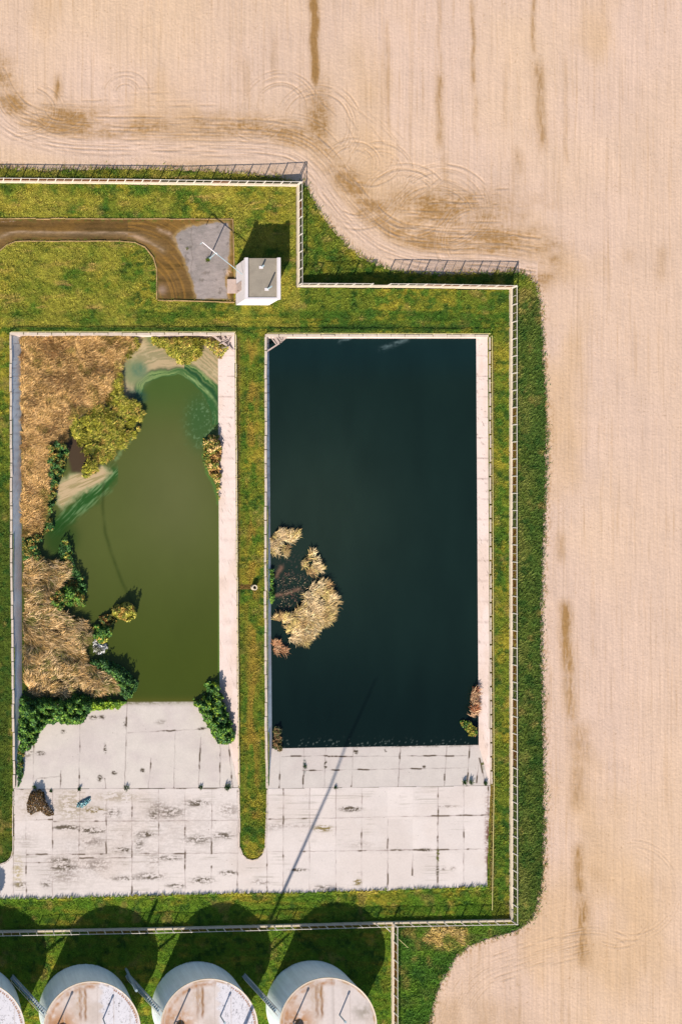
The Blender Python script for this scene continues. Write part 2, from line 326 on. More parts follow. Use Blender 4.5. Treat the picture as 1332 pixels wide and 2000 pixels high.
# ------------------------------------------------------------------ turf (inside the fence and on the verge outside it)
def turf_col(X, Y):
    c = flat(np.shape(X), alb((118, 130, 42)))
    a = fbm(X/55, Y/45, 101); b = fbm(X/16, Y/14, 102); e = fbm(X/5, Y/5, 103, 4)
    out = ss(995, 1010, X)*ss(560, 600, Y)*(1-ss(1790, 1810, Y)); se = ss(768, 776, X)*ss(1795, 1815, Y)
    nw = (Y < 640)*(X < 585)
    c = mix(c, alb((160, 150, 50)), ss(.46, .66, a)*(1-.85*np.clip(out+se, 0, 1)))
    c = mix(c, alb((80, 116, 36)), ss(.48, .66, b)*.85)
    c = mix(c, alb((90, 112, 46)), np.clip(out*.75+se*.8, 0, .85)); c = mix(c, alb((126, 130, 58)), out*ss(.45, .65, fbm(X/18, Y/40, 111))*(1-ss(1015, 1050, X))*.8); c = mix(c, alb((72, 92, 34)), (1-ss(18, 26, X))*ss(880, 1020, Y)*(1-ss(1740, 1760, Y))*.75); c = mix(c, alb((98, 134, 36)), ss(1745, 1756, Y)*(X < 960)*ss(.3, .55, fbm(X/40, Y/9, 112))*.8)
    c = mix(c, alb((66, 112, 38)), se*ss(.4, .6, a)*.6)
    c = mix(c, alb((54, 90, 34)), ss(.54, .72, fbm(X/15, Y/12, 104, 5))*.8)
    c = mix(c, alb((60, 92, 38)), out*ss(1030, 1062, X)*.5)
    c = mix(c, alb((166, 146, 74)), ss(.62, .8, fbm(X/22, Y/26, 105))*.6)
    c = mix(c, alb((186, 150, 84)), ss(.66, .8, fbm(X/60, Y/12, 106))*.7*nw)
    mow = ss(600, 612, Y)*(1-ss(640, 655, Y))*(X < 1000)
    c = mix(c, alb((70, 105, 32)), mow*ss(.4, .62, fbm(X/120, Y/6, 107))*.8)
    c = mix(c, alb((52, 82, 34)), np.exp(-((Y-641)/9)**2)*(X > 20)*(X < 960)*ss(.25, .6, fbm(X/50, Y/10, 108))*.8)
    c = mix(c, alb((178, 140, 82)), .85*np.exp(-(((X-870)/40)**2+((Y-1830)/24)**2)**2)*ss(.3, .5, fbm(X/7, Y/5, 109)))
    c = mix(c, alb((120, 96, 52)), np.exp(-((X-465)/4)**2)*(Y > 660)*(Y < 1540)*.8)
    c = mix(c, alb((140, 112, 62)), np.exp(-((X-960)/4)**2)*(Y > 660)*(Y < 1740)*.8)
    c = mix(c, alb((128, 96, 52)), (np.abs(Y-1146)*.2 < 1)*(np.abs(X-480) < 11)*.9)
    cx = np.exp(-((X-493)/14)**2)*(Y > 660)*(Y < 1600); c = mix(c, alb((168, 138, 56)), cx*ss(.45, .62, fbm(X/14, Y/40, 110))*.8)
    c = mix(c, alb((176, 164, 62)), nw*ss(.3, .65, fbm(X/36, Y/28, 113))*.65)
    return c*((0.76+.8*e)*(1.05-.02*nw))[..., None]
tx = np.concatenate([np.arange(-160, 1085, 2.0)]); ty = np.concatenate([np.arange(318, 2160, 2.0)])
TX, TY = np.meshgrid(tx, ty)
jag = (fbm(TX/5, TY/5, 120, 3)-.5)*9; dvg = sdf(TX, TY, VERGE); inc = inside(TX, TY, COMP)
pondm = np.minimum(sdf(TX, TY, PONDL), sdf(TX, TY, PONDR))
keepv = (inc | (dvg+jag < 0)) & (pondm > -3.5)
TZ = np.where(inc, -.03, terr(TX, TY)+.0)
soft = ss(0, 8, np.where(inc, np.minimum(np.abs(sdf(TX, TY, YARD)), np.minimum(pondm, np.abs(sdf(TX, TY, ROAD)))), -dvg))
hard = inside(TX, TY, YARD) | inside(TX, TY, ROAD)
TZ = TZ+((fbm(TX/7, TY/7, 121, 3)-.35)*.16+(fbm(TX/22, TY/22, 122)-.5)*.14)*soft*(~hard)-hard*.05
kc = keepv[1:, 1:] & keepv[:-1, :-1] & keepv[1:, :-1] & keepv[:-1, 1:]
same = (inc[1:, 1:] == inc[:-1, :-1]) & (inc[1:, :-1] == inc[:-1, 1:]) & (inc[1:, 1:] == inc[1:, :-1])
kc &= same | True
tcol = turf_col(TX, TY)
dirt = alb((150, 118, 70)); tcol = mix(tcol*.8, dirt, np.clip(1-ss(-3, 4, -dvg), 0, 1)*(~inc)*.25)
tag(grid_obj('lawn', TX, TY, TZ, tcol, M['turf'], kc), kind='structure')
# ------------------------------------------------------------------ blades and leaves
def blades(name, P, Ln, az, tilt, wd, col, m, bend=.35, parent=None):
    n = len(P); d1 = np.stack([np.sin(tilt)*np.cos(az), np.sin(tilt)*np.sin(az), np.cos(tilt)], 1); t2 = tilt+bend
    d2 = np.stack([np.sin(t2)*np.cos(az), np.sin(t2)*np.sin(az), np.cos(t2)], 1); s = np.stack([-np.sin(az), np.cos(az), np.zeros(n)], 1)*(wd/2)[:, None]
    mid = P+d1*(Ln*.55)[:, None]; tip = mid+d2*(Ln*.45)[:, None]
    co = np.stack([P-s*.8, P+s*.8, mid-s, mid+s, tip], 1).reshape(-1, 3); b = (np.arange(n)*5)[:, None]
    q = b+np.array([0, 1, 3, 2]); t = b+np.array([2, 3, 4]); cc = np.repeat(col, 5, 0).reshape(n, 5, 3).copy(); cc[:, 4] *= 1.1
    return link(name, mesh_np(name, co, [q, t], cc.reshape(-1, 3)), m, parent)
def leaves(name, P, size, col, m, up=.6):
    n = len(P); nrm = R.normal(size=(n, 3)); nrm[:, 2] = np.abs(nrm[:, 2])+up; nrm /= np.linalg.norm(nrm, axis=1)[:, None]
    a = np.cross(nrm, R.normal(size=(n, 3))); a /= np.linalg.norm(a, axis=1)[:, None]; b = np.cross(nrm, a); s = size[:, None]
    co = np.stack([P-a*s, P+b*s*.5, P+a*s, P-b*s*.5], 1).reshape(-1, 3)
    f = (np.arange(n)*4)[:, None]+np.array([0, 1, 2, 3])
    return link(name, mesh_np(name, co, [f], np.repeat(col, 4, 0)), m)
def scatter(n, x0, x1, y0, y1): return R.uniform(x0, x1, n), R.uniform(y0, y1, n)
# grass
n = 760000; gxp, gyp = scatter(n, -60, 1080, 320, 2060)
inn = inside(gxp, gyp, COMP); dv2 = sdf(gxp, gyp, VERGE)+(fbm(gxp/5, gyp/5, 120, 3)-.5)*9
ok = (inn | (dv2 < 1.5)) & (np.minimum(sdf(gxp, gyp, PONDL), sdf(gxp, gyp, PONDR)) > 1.5) & (sdf(gxp, gyp, YARD) > .6) & (sdf(gxp, gyp, ROAD) > 1)
fenced = np.minimum(np.abs(dist(gxp, gyp, COMP, True)), 99); ok &= (fenced > 2.2)
ok &= ~inside(gxp, gyp, [(459, 517), (528, 517), (528, 598), (459, 598)])
for cx, cy in ((-52, 1976), (166, 1977), (386, 1972), (609, 1969)): ok &= np.hypot(gxp-cx, gyp-cy) > 91
ok &= R.uniform(size=n) < .35+.8*fbm(gxp/12, gyp/12, 131)
gxp, gyp = gxp[ok], gyp[ok]; n = len(gxp); inn = inn[ok]
gz = np.where(inn, -.06, terr(gxp, gyp)-.03)
gc = turf_col(gxp, gyp)*R.uniform(.85, 1.65, n)[:, None]*np.array([1.03, 1.0, 1.25])
out = (~inn); Lg = R.uniform(.14, .32, n)*(1+.5*out+.4*ss(.5, .7, fbm(gxp/24, gyp/20, 104)))
blades('grass', W(gxp, gyp, gz), Lg, R.uniform(0, 6.283, n), R.uniform(.25, 1.1, n), R.uniform(.03, .065, n), gc, M['blade'])
tag(bpy.data.objects['grass'], 'short olive and green grass covering the ground around the basins', 'grass', kind='stuff')
# ------------------------------------------------------------------ concrete yard and basins
CB = alb((240, 226, 216)); CJ = alb((120, 92, 84)); CD = alb((92, 72, 48)); CM = alb((92, 96, 40))
def joint(X, Y, vert, horiz, c, seed):
    """expansion joints: vert = [(x at y0, x at y1, y0, y1)], horiz = [(y at x0, y at x1, x0, x1)]"""
    for k, (a, b, y0, y1) in enumerate(vert):
        t = (Y-y0)/(y1-y0+1e-9); x = a+(b-a)*t+(vn(Y/9, Y*0+k, seed)-.5)*1.3; on = (t > 0) & (t < 1)
        g = fbm(Y/22, Y*0+k*7.3, seed+1)
        c = mix(c, CJ, on*np.clip(1.15-np.abs(X-x)/1.1, 0, 1)*np.clip(g*2.0-.5, .12, .95)); c = mix(c, CD, on*np.clip(1.5-np.abs(X-x)/1.5, 0, 1)*ss(.58, .7, g)*.9)
    for k, (a, b, x0, x1) in enumerate(horiz):
        t = (X-x0)/(x1-x0+1e-9); y = a+(b-a)*t+(vn(X/9, X*0+k, seed+4)-.5)*1.3; on = (t > 0) & (t < 1)
        g = fbm(X/22, X*0+k*7.3, seed+5)
        c = mix(c, CJ, on*np.clip(1.1-np.abs(Y-y)/1.1, 0, 1)*np.clip(g*2.0-.5, .09, .95)); c = mix(c, CD, on*np.clip(1.5-np.abs(Y-y)/1.5, 0, 1)*ss(.56, .68, g)*.9)
    return c
def stains(X, Y, c, L_):
    for (x, y, rx, ry, a, col) in L_:
        m = np.abs(X-x) < rx*2.2; m &= np.abs(Y-y) < ry*3
        if not m.any(): continue
        g = np.exp(-(((X-x)/rx)**2+((Y-y)/ry)**2)**1.4)*ss(.36, .62, fbm(X/9+x, Y/2.6+y, 301, 3)*.62+fbm(X/2.5, Y/2.5, 302, 2)*.38)
        c = mix(c, alb(col), np.clip(g*a*1.55, 0, .94)*m)
    return c
dkst, brst, gyst = (84, 70, 48), (140, 120, 62), (150, 134, 122)
ST = [(185, 1582, 20, 6, 1, brst), (130, 1616, 24, 4.5, 1, dkst), (181, 1622, 26, 6, 1, dkst), (181, 1643, 24, 8, .55, gyst), (286, 1630, 18, 6, .8, dkst), (273, 1650, 9, 14, .5, dkst), (221, 1588, 16, 10, .6, dkst),
      (332, 1586, 30, 12, .55, dkst), (300, 1592, 9, 12, .6, dkst), (385, 1569, 24, 7, .75, dkst), (448, 1582, 22, 14, .45, gyst), (387, 1640, 28, 9, .55, dkst), (437, 1632, 22, 7, .65, dkst), (126, 1694, 26, 6, .95, dkst), (122, 1681, 26, 6, .7, dkst),
      (125, 1708, 28, 16, .45, gyst), (240, 1660, 16, 5, .85, dkst), (189, 1689, 26, 12, .55, gyst), (294, 1712, 30, 8, .6, dkst), (395, 1719, 24, 7, .65, dkst), (244, 1716, 26, 5, .6, dkst), (446, 1705, 16, 5, .8, dkst), (90, 1726, 10, 8, .6, dkst), (40, 1728, 14, 7, .6, dkst), (310, 1580, 20, 16, .5, gyst),
      (300, 1680, 16, 18, .4, gyst), (140, 1572, 34, 30, .4, brst), (230, 1556, 40, 10, .35, brst), (62, 1566, 26, 30, .3, brst), (330, 1676, 26, 5, .6, dkst), (345, 1730, 20, 5, .6, dkst), (685, 1580, 19, 5, 1.1, dkst), (631, 1618, 18, 6, .9, brst), (583, 1699, 16, 3, 1, dkst), (698, 1723, 8, 7, .8, brst),
      (632, 1734, 20, 6, .5, dkst), (510, 1722, 18, 6, .6, gyst), (855, 1671, 3, 13, 1.2, (100, 100, 30)), (854, 1700, 3, 12, .8, dkst), (830, 1660, 14, 3, .8, dkst), (952, 1640, 6, 90, .55, (130, 84, 70)), (875, 1575, 24, 2.5, .5, gyst), (866, 1696, 4, 4, .7, gyst), (884, 1697, 5, 4, .7, gyst),
      (575, 1612, 40, 4, .35, gyst), (532, 1615, 26, 8, .3, gyst), (700, 1650, 30, 9, .2, gyst), (50, 1640, 22, 22, .2, gyst), (36, 1702, 10, 30, .55, (190, 170, 120)), (150, 1690, 90, 50, .18, gyst), (300, 1620, 200, 70, .15, gyst)]
yx = np.arange(-60, 962, 1.0); yy = np.arange(1528, 1762, 1.0); YX, YY = np.meshgrid(yx, yy)
yc = flat(YX.shape, CB); yc = mix(yc, alb((228, 210, 196)), ss(.4, .7, fbm(YX/70, YY/60, 311))*.55); yc = mix(yc, alb((243, 229, 220)), ss(480, 620, YX)*.35)
pan = _h(np.digitize(YX, [52, 103, 155, 208, 258, 310, 361, 414, 466, 522, 554, 605, 656, 707, 757, 806, 856, 905]), np.digitize(YY, [1600, 1667]), 5); yc = yc*(.965+.06*pan)[..., None]
vj = [(52, 52, 1600, 1757), (103.5, 103, 1541, 1757), (157, 155, 1541, 1680), (208, 208, 1560, 1668), (258.5, 258, 1541, 1752), (310.5, 310, 1541, 1749), (361.5, 362, 1541, 1749), (414, 413.5, 1541, 1668), (464.5, 464, 1541, 1747), (554, 553, 1535, 1745), (605, 604, 1535, 1743), (656, 655.5, 1535, 1741), (707, 706, 1535, 1741), (757, 757, 1597, 1738),
      (806, 805, 1663, 1710), (855.5, 854, 1535, 1736), (905.5, 905, 1535, 1734), (953, 951, 1535, 1734), (522, 521.5, 1560, 1745), (27.5, 27, 1541, 1757), (413.5, 413, 1690, 1748)]
hj = [(1541, 1538.5, 28, 467), (1536.5, 1533.5, 522, 958), (1605, 1602, 104, 470), (1603, 1600, 28, 104), (1600, 1591.5, 522, 958), (1669, 1666, 52, 466), (1664, 1658, 505, 955), (1676, 1675, 155, 258), (1686, 1684, 28, 104)]
yc = joint(YX, YY, vj, hj, yc, 320); yc = stains(YX, YY, yc, ST)
yc = mix(yc, CD, (vn(YX/1.6, YY/1.6, 333) > .975)*(fbm(YX/40, YY/40, 334) > .5)*.6)
yc = mix(yc, alb((150, 140, 120)), ss(.55, .8, fbm(YX/60, YY/1.8, 335, 2))*ss(.5, .7, fbm(YX/50, YY/30, 336))*.4)
kv = inside(YX, YY, YARD); kf = kv[1:, 1:] & kv[:-1, :-1] & kv[1:, :-1] & kv[:-1, 1:]
tag(grid_obj('yard', YX, YY, np.full(YX.shape, .03)+(fbm(YX/60, YY/60, 337)-.5)*.02, yc, M['yard'], kf), kind='structure')
def bil(p, nu, nv):
    u, v = np.meshgrid(np.linspace(0, 1, nu), np.linspace(0, 1, nv)); p = [np.array(q, float) for q in p]
    f = lambda k: p[0][k]*(1-u)*(1-v)+p[1][k]*u*(1-v)+p[2][k]*u*v+p[3][k]*(1-u)*v
    wp = [W(q[0], q[1], q[2]) for q in p]; co = sum(wp[i][None, None, :]*g[..., None] for i, g in enumerate(((1-u)*(1-v), u*(1-v), u*v, (1-u)*v)))
    return u, v, f(0), f(1), co
def patch(name, p, nu, nv, cf, m, parent):
    u, v, X, Y, co = bil(p, nu, nv); c = cf(u, v, X, Y)
    me = mesh_np(name, co.reshape(-1, 3), [grid_faces(nv, nu)], c.reshape(-1, 3), True); return link(name, me, m, parent)
def slab_cf(n, seed, tint=(238, 216, 205)):
    def cf(u, v, X, Y):
        c = flat(u.shape, alb(tint)); c = mix(c, alb((226, 200, 182)), ss(.4, .7, fbm(X/20, Y/60, seed))*.6)
        k = (Y-655)/880.0*n; e = np.abs(k-np.round(k))/n*880; c = mix(c, CJ, np.clip(1.3-e/1.0, 0, 1)*np.clip(fbm(X/9, Y/30, seed+1)*2-.5, 0, 1)*.8)
        c = mix(c, CD, (fbm(X/4, Y/4, seed+2, 3) > .76)*.5)
        return c
    return cf
zL, zR = -1.2, -.7
def ext(a, b, t):    # continue a slope below the waterline (in world space, returned as pixel + z)
    pa, pb = w(*a), w(*b); q = pb+(pb-pa)*t; f = S*(H-q.z)/H; return (q.x/f+VX, VY-q.y/f, q.z)
def basin(label, tops, bots, rampmid, seed, ramp_cf, group):
    t = thing('settling_basin', label, 'basin', w(*tops[0], 0), group)
    TL, TR, BR, BL = [(x, y, .02) for x, y in tops]; bTL, bTR, bBR, bBL = bots
    d = lambda a, b: ext(a, b, .5)
    off = t.location
    def P(name, p, nu, nv, cf):
        o = patch(name, p, nu, nv, cf, M['concrete_slab'], None); o.data.transform(__import__('mathutils').Matrix.Translation(-off)); o.parent = t; return o
    P('side_slab', [TL, d(TL, bTL), d(BL, bBL), BL], 14, 900, slab_cf(55, seed, (232, 238, 240)))  # cooler tint puts the bluish shade of this side into the concrete colour
    P('side_slab', [TR, d(TR, bTR), d(BR, bBR), BR], 22, 900, slab_cf(22, seed+10))
    P('side_slab', [TL, TR, d(TR, bTR), d(TL, bTL)], 430, 8, slab_cf(1, seed+20))
    e1, e2 = d(BL, bBL), d(BR, bBR)
    P('ramp', [BL, BR, e2, e1], 440, 260, ramp_cf)
    return t
def rampL(u, v, X, Y):
    c = flat(u.shape, alb((250, 235, 220))); c = mix(c, alb((238, 220, 210)), ss(.4, .7, fbm(X/60, Y/40, 351))*.6)
    j = [(67, 66, 1440, 1541), (158, 155, 1385, 1540), (249, 244, 1375, 1540), (343, 340, 1430, 1540), (393, 388, 1440, 1540), (431, 430, 1450, 1540), (455, 446, 1540, 1440), (120, 118, 1505, 1540), (205, 208, 1520, 1540), (296, 290, 1480, 1540)]
    c = joint(X, Y, j, [(1522, 1516, 66, 120), (1432, 1425, 250, 400), (1404, 1402, 240, 250)], c, 352)
    c = stains(X, Y, c, [(206, 1463, 3, 8, 1, dkst), (224, 1509, 5, 4, 1.2, dkst), (196, 1520, 5, 6, 1, dkst), (279, 1505, 4, 4, 1, dkst), (245, 1415, 4, 5, 1, dkst), (183, 1402, 8, 4, 1, dkst), (200, 1402, 6, 4, 1, dkst), (80, 1472, 8, 4, 1, dkst), (55, 1465, 10, 16, .6, dkst), (315, 1411, 12, 5, .4, gyst), (396, 1424, 8, 3, .9, dkst), (250, 1372, 140, 5, .5, (120, 112, 70)), (124, 1430, 4, 4, .8, dkst)])
    c = mix(c, CD, (vn(X/1.7, Y/1.7, 353) > .98)*.6); return mix(c, alb((130, 124, 80)), ss(1384, 1366, Y)*.6)
def rampR(u, v, X, Y):
    c = flat(u.shape, alb((250, 235, 221))); c = mix(c, alb((244, 226, 214)), ss(.4, .7, fbm(X/60, Y/40, 361))*.6)
    j = [(547, 546, 1470, 1540), (594, 592, 1460, 1540), (636, 634, 1460, 1537), (691, 686, 1456, 1537), (782, 777, 1456, 1537), (872, 867, 1455, 1535), (917, 912, 1455, 1535), (930, 937, 1530, 1480), (948, 936, 1534, 1480)]
    c = joint(X, Y, j, [(1505, 1500, 590, 912), (1478, 1476, 550, 640), (1478, 1476, 640, 912)], c, 362)
    c = stains(X, Y, c, [(695, 1467, 4, 6, 1.2, dkst), (753, 1465, 3, 4, 1, dkst), (595, 1496, 3, 12, 1, (60, 90, 80)), (636, 1494, 3, 8, 1, dkst), (828, 1498, 3, 3, 1, dkst), (943, 1492, 4, 10, 1, (110, 110, 50)), (740, 1457, 200, 3, .5, (110, 100, 80))])
    return mix(c, CD, (vn(X/1.7, Y/1.7, 363) > .982)*.6)
basin('concrete lined basin holding green water, reeds and a wide ramp', [(23, 653), (458, 653), (466, 1538), (30, 1541)], [(42.5, 659, zL), (426, 657.5, zL), (429.5, 1370, zL), (44, 1372, zL)], None, 400, rampL, 'pair of sunken concrete basins')
basin('concrete lined basin filled with dark, almost black water beside the boundary fence', [(521, 656), (952, 657), (957, 1534), (524, 1540)], [(525.5, 661, zR), (929.5, 661, zR), (934.5, 1455, zR), (531.5, 1462, zR)], None, 440, rampR, 'pair of sunken concrete basins')
def strip(mb, pts, wd, z0, z1):
    """kerb: a low wall following a pixel outline"""
    for a, b in zip(pts[:-1], pts[1:]):
        A, B = w(*a, (z0+z1)/2), w(*b, (z0+z1)/2); A.z = B.z = (z0+z1)/2; n = max(1, int((B-A).length/1.6)); sd_ = Vector((-(B-A).y, (B-A).x, 0)).normalized()
        for k in range(n):
            j = sd_*R.normal(0, .018); h_ = R.normal(0, .012); mb.beam(A+(B-A)*(k/n)+j+Vector((0, 0, h_)), A+(B-A)*((k+1)/n-.012/max((B-A).length/n, .1)*.5)+j+sd_*R.normal(0, .012)+Vector((0, 0, h_)), wd*R.uniform(.9, 1.1), z1-z0)
def kerb(label, pts, wd=.2, z0=-.05, z1=.14, mt='kerb', cat='kerb', name='kerb', group=None):
    mb = MB(); strip(mb, pts, wd, z0, z1); o = mb.build(name, M['track_kerb'] if 'track' in (group or '') else M[mt]); tag(o, label, cat, group); return o
g_k = 'kerbs around the two basins'
kerb('pale kerb along the head of the green basin, beside the track', [(20, 652.5), (460, 652.5)], .3, group=g_k)
kerb('cream kerb along the reed side of the green basin', [(21.5, 655), (23, 1100), (28.5, 1541)], .24, group=g_k)
kerb('rough kerb between the green basin and the middle grass strip', [(460, 655), (463.5, 1100), (467, 1538)], .14, -.1, .09, group=g_k)
kerb('pale kerb along the head of the dark basin', [(518, 655.5), (954.5, 656)], .3, group=g_k)
kerb('pale kerb between the middle grass strip and the dark basin', [(519.5, 658), (518.5, 1100), (519, 1400), (522, 1540)], .24, group=g_k)
kerb('kerb along the fence side of the dark basin', [(955.5, 659), (958.5, 1534)], .14, -.1, .09, group=g_k)
# pipe rails on the kerbs
def railing(label, pts, h=.5, step=2.0, group='low pipe rails along the basins'):
    t = thing('pipe_railing', label, 'railing', w(*pts[0], 0), group); P = [w(*p, 0) for p in pts]; mb = MB()
    mb.tube([p+Vector((0, 0, h)) for p in P], .035, 6); mb.build('rail', M['rail'], t)
    d = [0]
    for a, b in zip(P[:-1], P[1:]): d.append(d[-1]+(b-a).length)
    n = int(d[-1]/step); pm = MB(); pm.tube([t.location+Vector((0, 0, -.1)), t.location+Vector((0, 0, h))], .03, 6); first = pm.build('post', M['rail'], t)
    for k in range(1, n+1):
        q = d[-1]*k/n; i = max(j for j in range(len(d)) if d[j] <= q+1e-6); i = min(i, len(P)-2); p = P[i]+(P[i+1]-P[i])*((q-d[i])/(d[i+1]-d[i]))
        o = first.copy(); C.objects.link(o); o.parent = t; o.location = p-t.location
    return t
railing('thin pipe rail along the head of the green basin', [(22, 649.5), (458, 649.5)])
railing('thin yellow pipe rail between the green basin and the middle grass strip', [(458.8, 653), (461.5, 1100), (465.5, 1537)], .42, 1.5)
railing('thin pipe rail along the head of the dark basin', [(521, 652), (953, 653)])
railing('thin yellow pipe rail on the fence side of the dark basin, running past the yard', [(957, 657), (960.5, 1534), (957, 1775)], .42, 1.8)
# ------------------------------------------------------------------ water
gx2 = np.arange(30, 446, 1.0); gy2 = np.arange(648, 1396, 1.0); A, B = np.meshgrid(gx2, gy2)
wc = flat(A.shape, alb((92, 100, 48))); wc = mix(wc, alb((104, 108, 62)), np.exp(-((A-350)/90)**2-((B-960)/130)**2)*.9); wc = mix(wc, alb((72, 84, 26)), ss(1000, 1330, B)*.95); wc = mix(wc, alb((74, 100, 44)), (1-ss(740, 860, B))*.8)
wc = wc*(.93+.14*fbm(A/50, B/80, 501))[..., None]
E = spl([(150, 1100), (140, 1030), (160, 985), (196, 945), (217, 922), (224, 900), (240, 870), (262, 840), (275, 800), (280, 770), (284, 755), (300, 743), (328, 735.5), (352, 736), (375, 748), (394, 768), (408, 792), (415, 815), (412, 845), (404, 870), (398, 892), (408, 920), (421, 945), (429, 972)], 6)
poly = [tuple(p) for p in E]+[(429, 1400), (150, 1400)]
din = inside(A, B, poly); dE = dist(A, B, [tuple(p) for p in E]); dE = np.where(din, -dE, dE); wob = (fbm(A/22, B/22, 502, 5)-.5)*13; dw = dE+wob
mid = np.exp(-((A-345)/30)**2)
top = (B < 830) & (dE > 0)
beige = alb((204, 178, 136)); grn = alb((62, 104, 54)); pale = alb((142, 164, 98))
streaks = ss(.45, .7, fbm(dw/3.0+A*.01, (A+B)/60, 503, 3))
alg = mix(flat(A.shape, grn), pale, streaks*.95); alg = mix(alg, alb((44, 84, 48)), ss(11, 17, dw)*(1-ss(18, 26, dw)))
rgt = ss(352, 372, A)*(1-ss(700, 712, 1500-B)*0); wide = np.where(A > 360, 30+ss(740, 800, B)*40, 17)
scum = mix(flat(A.shape, beige), alb((160, 150, 108)), ss(.42, .62, fbm(dw/2.6, (A-B)/60, 504, 3))*.85); scum = mix(scum, alb((214, 192, 150)), ss(.55, .75, fbm(A/20, B/14, 505))*.6)
tc_ = mix(alg, scum, ss(wide-4, wide+5, dw))
wc = np.where(top[..., None], mix(wc, tc_, ss(-1, 3, dw)), wc)
tealp = np.clip(np.exp(-(((A-263)/26)**2+((B-728)/26)**2)**1.5)*1.2, 0, 1); wc = mix(wc, alb((140, 150, 104)), tealp*.9)
for (x, y, rx, ry, cc) in [(272, 722, 16, 15, (100, 130, 100)), (232, 724, 12, 14, (60, 96, 100)), (265, 775, 22, 16, (40, 82, 74)), (300, 655, 16, 22, (110, 130, 80))]:
    wc = mix(wc, alb(cc), np.exp(-(((A-x)/rx)**2+((B-y)/ry)**2)**2)*np.clip(.3+fbm(A/5, B/5, 506), 0, 1)*.95)
rg = np.exp(-(((A-395)/34)**2+((B-825)/55)**2)**2); wc = mix(wc, alb((58, 98, 52)), rg*.75); wc = mix(wc, alb((120, 150, 104)), rg*ss(.6, .75, fbm(A/4, B/4, 507, 3))*.6)
sw = np.exp(-((dE-9-8*np.sin(B/40))/3)**2)*(A > 365)*(B < 850); wc = mix(wc, alb((150, 176, 112)), sw*.7*fbm(A/9, B/9, 508)*1.6)
lf = (A < 232) & (B > 860) & (B < 1110)
tong = [(112, 948), (118, 938), (150, 925), (186, 906), (206, 914), (217, 924), (200, 940), (178, 953), (150, 968), (122, 992), (113, 985)]
sd1 = sdf(A, B, tong)+(fbm(A/10, B/10, 509, 4)-.5)*13
lw = [(222, 925), (190, 958), (160, 985), (130, 1010), (110, 1030)]; dl = dist(A, B, lw); gr2 = ss(26, 4, dl+(fbm(A/12, B/12, 510)-.5)*14)*lf
g2 = mix(flat(A.shape, alb((50, 92, 38))), alb((118, 150, 96)), ss(.45, .68, fbm((A+B)/4.0, (A-B)/40, 511, 3))*.85); wc = mix(wc, 0, 0) if False else np.where((gr2 > 0)[..., None], mix(wc, g2[..., :] if False else wc, 0)*(1-gr2[..., None])+g2*gr2[..., None], wc)
wc = mix(wc, alb((38, 72, 22)), np.exp(-(((A-118)/36)**2+((B-1052)/42)**2)**2)*.8)
wc = mix(wc, mix(flat(A.shape, alb((212, 184, 142))), alb((176, 158, 110)), ss(.45, .65, fbm((A+B*2.2)/6, (A*2-B)/60, 515, 3))), ss(2, -3, sd1)); wc = mix(wc, alb((170, 168, 120)), np.exp(-(sd1/4)**2)*.7)
wc = mix(wc, alb((128, 150, 96)), ss(6, -2, dist(A, B, [(226, 898), (238, 880), (262, 852), (272, 800)])+(fbm(A/7, B/7, 512)-.5)*8)*.8)
wc = mix(wc, alb((84, 66, 50)), ss(5, -5, sdf(A, B, [(128, 862), (150, 845), (168, 862), (176, 900), (160, 925), (140, 922), (132, 890)]))*.95)
d3 = dist(A, B, [(203, 945), (201, 990), (206, 1040), (218, 1080), (238, 1135), (262, 1185)]); wc = mix(wc, alb((46, 62, 18)), np.exp(-(d3/3.5)**2)*.5*np.clip(fbm(A/20, B/20, 513)*1.8, 0, 1))
wc = mix(wc, alb((110, 150, 60)), np.exp(-((A-428)/1.6)**2)*(B > 960)*.6); wc = mix(wc, alb((94, 130, 60)), ss(6, 0, dist(A, B, [(398, 890), (406, 925), (420, 950), (428, 985)])+(fbm(A/6, B/6, 514)-.5)*6)*.8)
wc = mix(wc, alb((108, 100, 40)), np.exp(-((B-1372)/9)**2)*.5)
o = grid_obj('water', A, B, np.full(A.shape, zL), wc, M['water']); tag(o, kind='structure')
gx3 = np.arange(516, 948, 2.0); gy3 = np.arange(652, 1480, 2.0); A, B = np.meshgrid(gx3, gy3)
dc = flat(A.shape, alb((24, 42, 37))); dc = mix(dc, alb((42, 57, 47)), np.exp(-((A-600)/170)**2-((B-1010)/170)**2)*.9); dc = mix(dc, alb((14, 30, 27)), ss(1200, 1420, B)*.9)
dc = mix(dc, alb((21, 44, 45)), (1-ss(680, 760, B))*.8); film = np.exp(-((dist(A, B, [(742, 680), (765, 674), (795, 663)])+(fbm(A/6, B/4, 521)-.5)*8)/4)**2)+.8*np.exp(-((dist(A, B, [(662, 668), (672, 662), (684, 661)])+(fbm(A/5, B/4, 522)-.5)*5)/2.5)**2)
dc = dc*(.86+.28*fbm(A/34, B/90, 526, 4))[..., None]
dc = mix(dc, alb((110, 134, 136)), np.clip(film, 0, 1)*np.clip(fbm(A/8, B/4, 527, 4)*1.9-.45, 0, 1)*.7)
deb = np.exp(-(((A-572)/34)**2+((B-1140)/56)**2)**2)*(fbm(A/3.2, B/3.2, 523, 3) > .64); dc = mix(dc, alb((104, 88, 78)), deb*.6)
dc = mix(dc, alb((150, 112, 90)), (np.exp(-((dist(A, B, [(538, 1163), (560, 1160), (585, 1150)]))/3)**2)+np.exp(-((dist(A, B, [(540, 1125), (550, 1108)]))/4)**2))*.7*np.clip(fbm(A/4, B/4, 525)*1.9, 0, 1))
edge = np.exp(-((B-1452)/8)**2)*(vn(A/2.4, B/2, 524) > .9); dc = mix(dc, alb((110, 120, 112)), edge*.6)
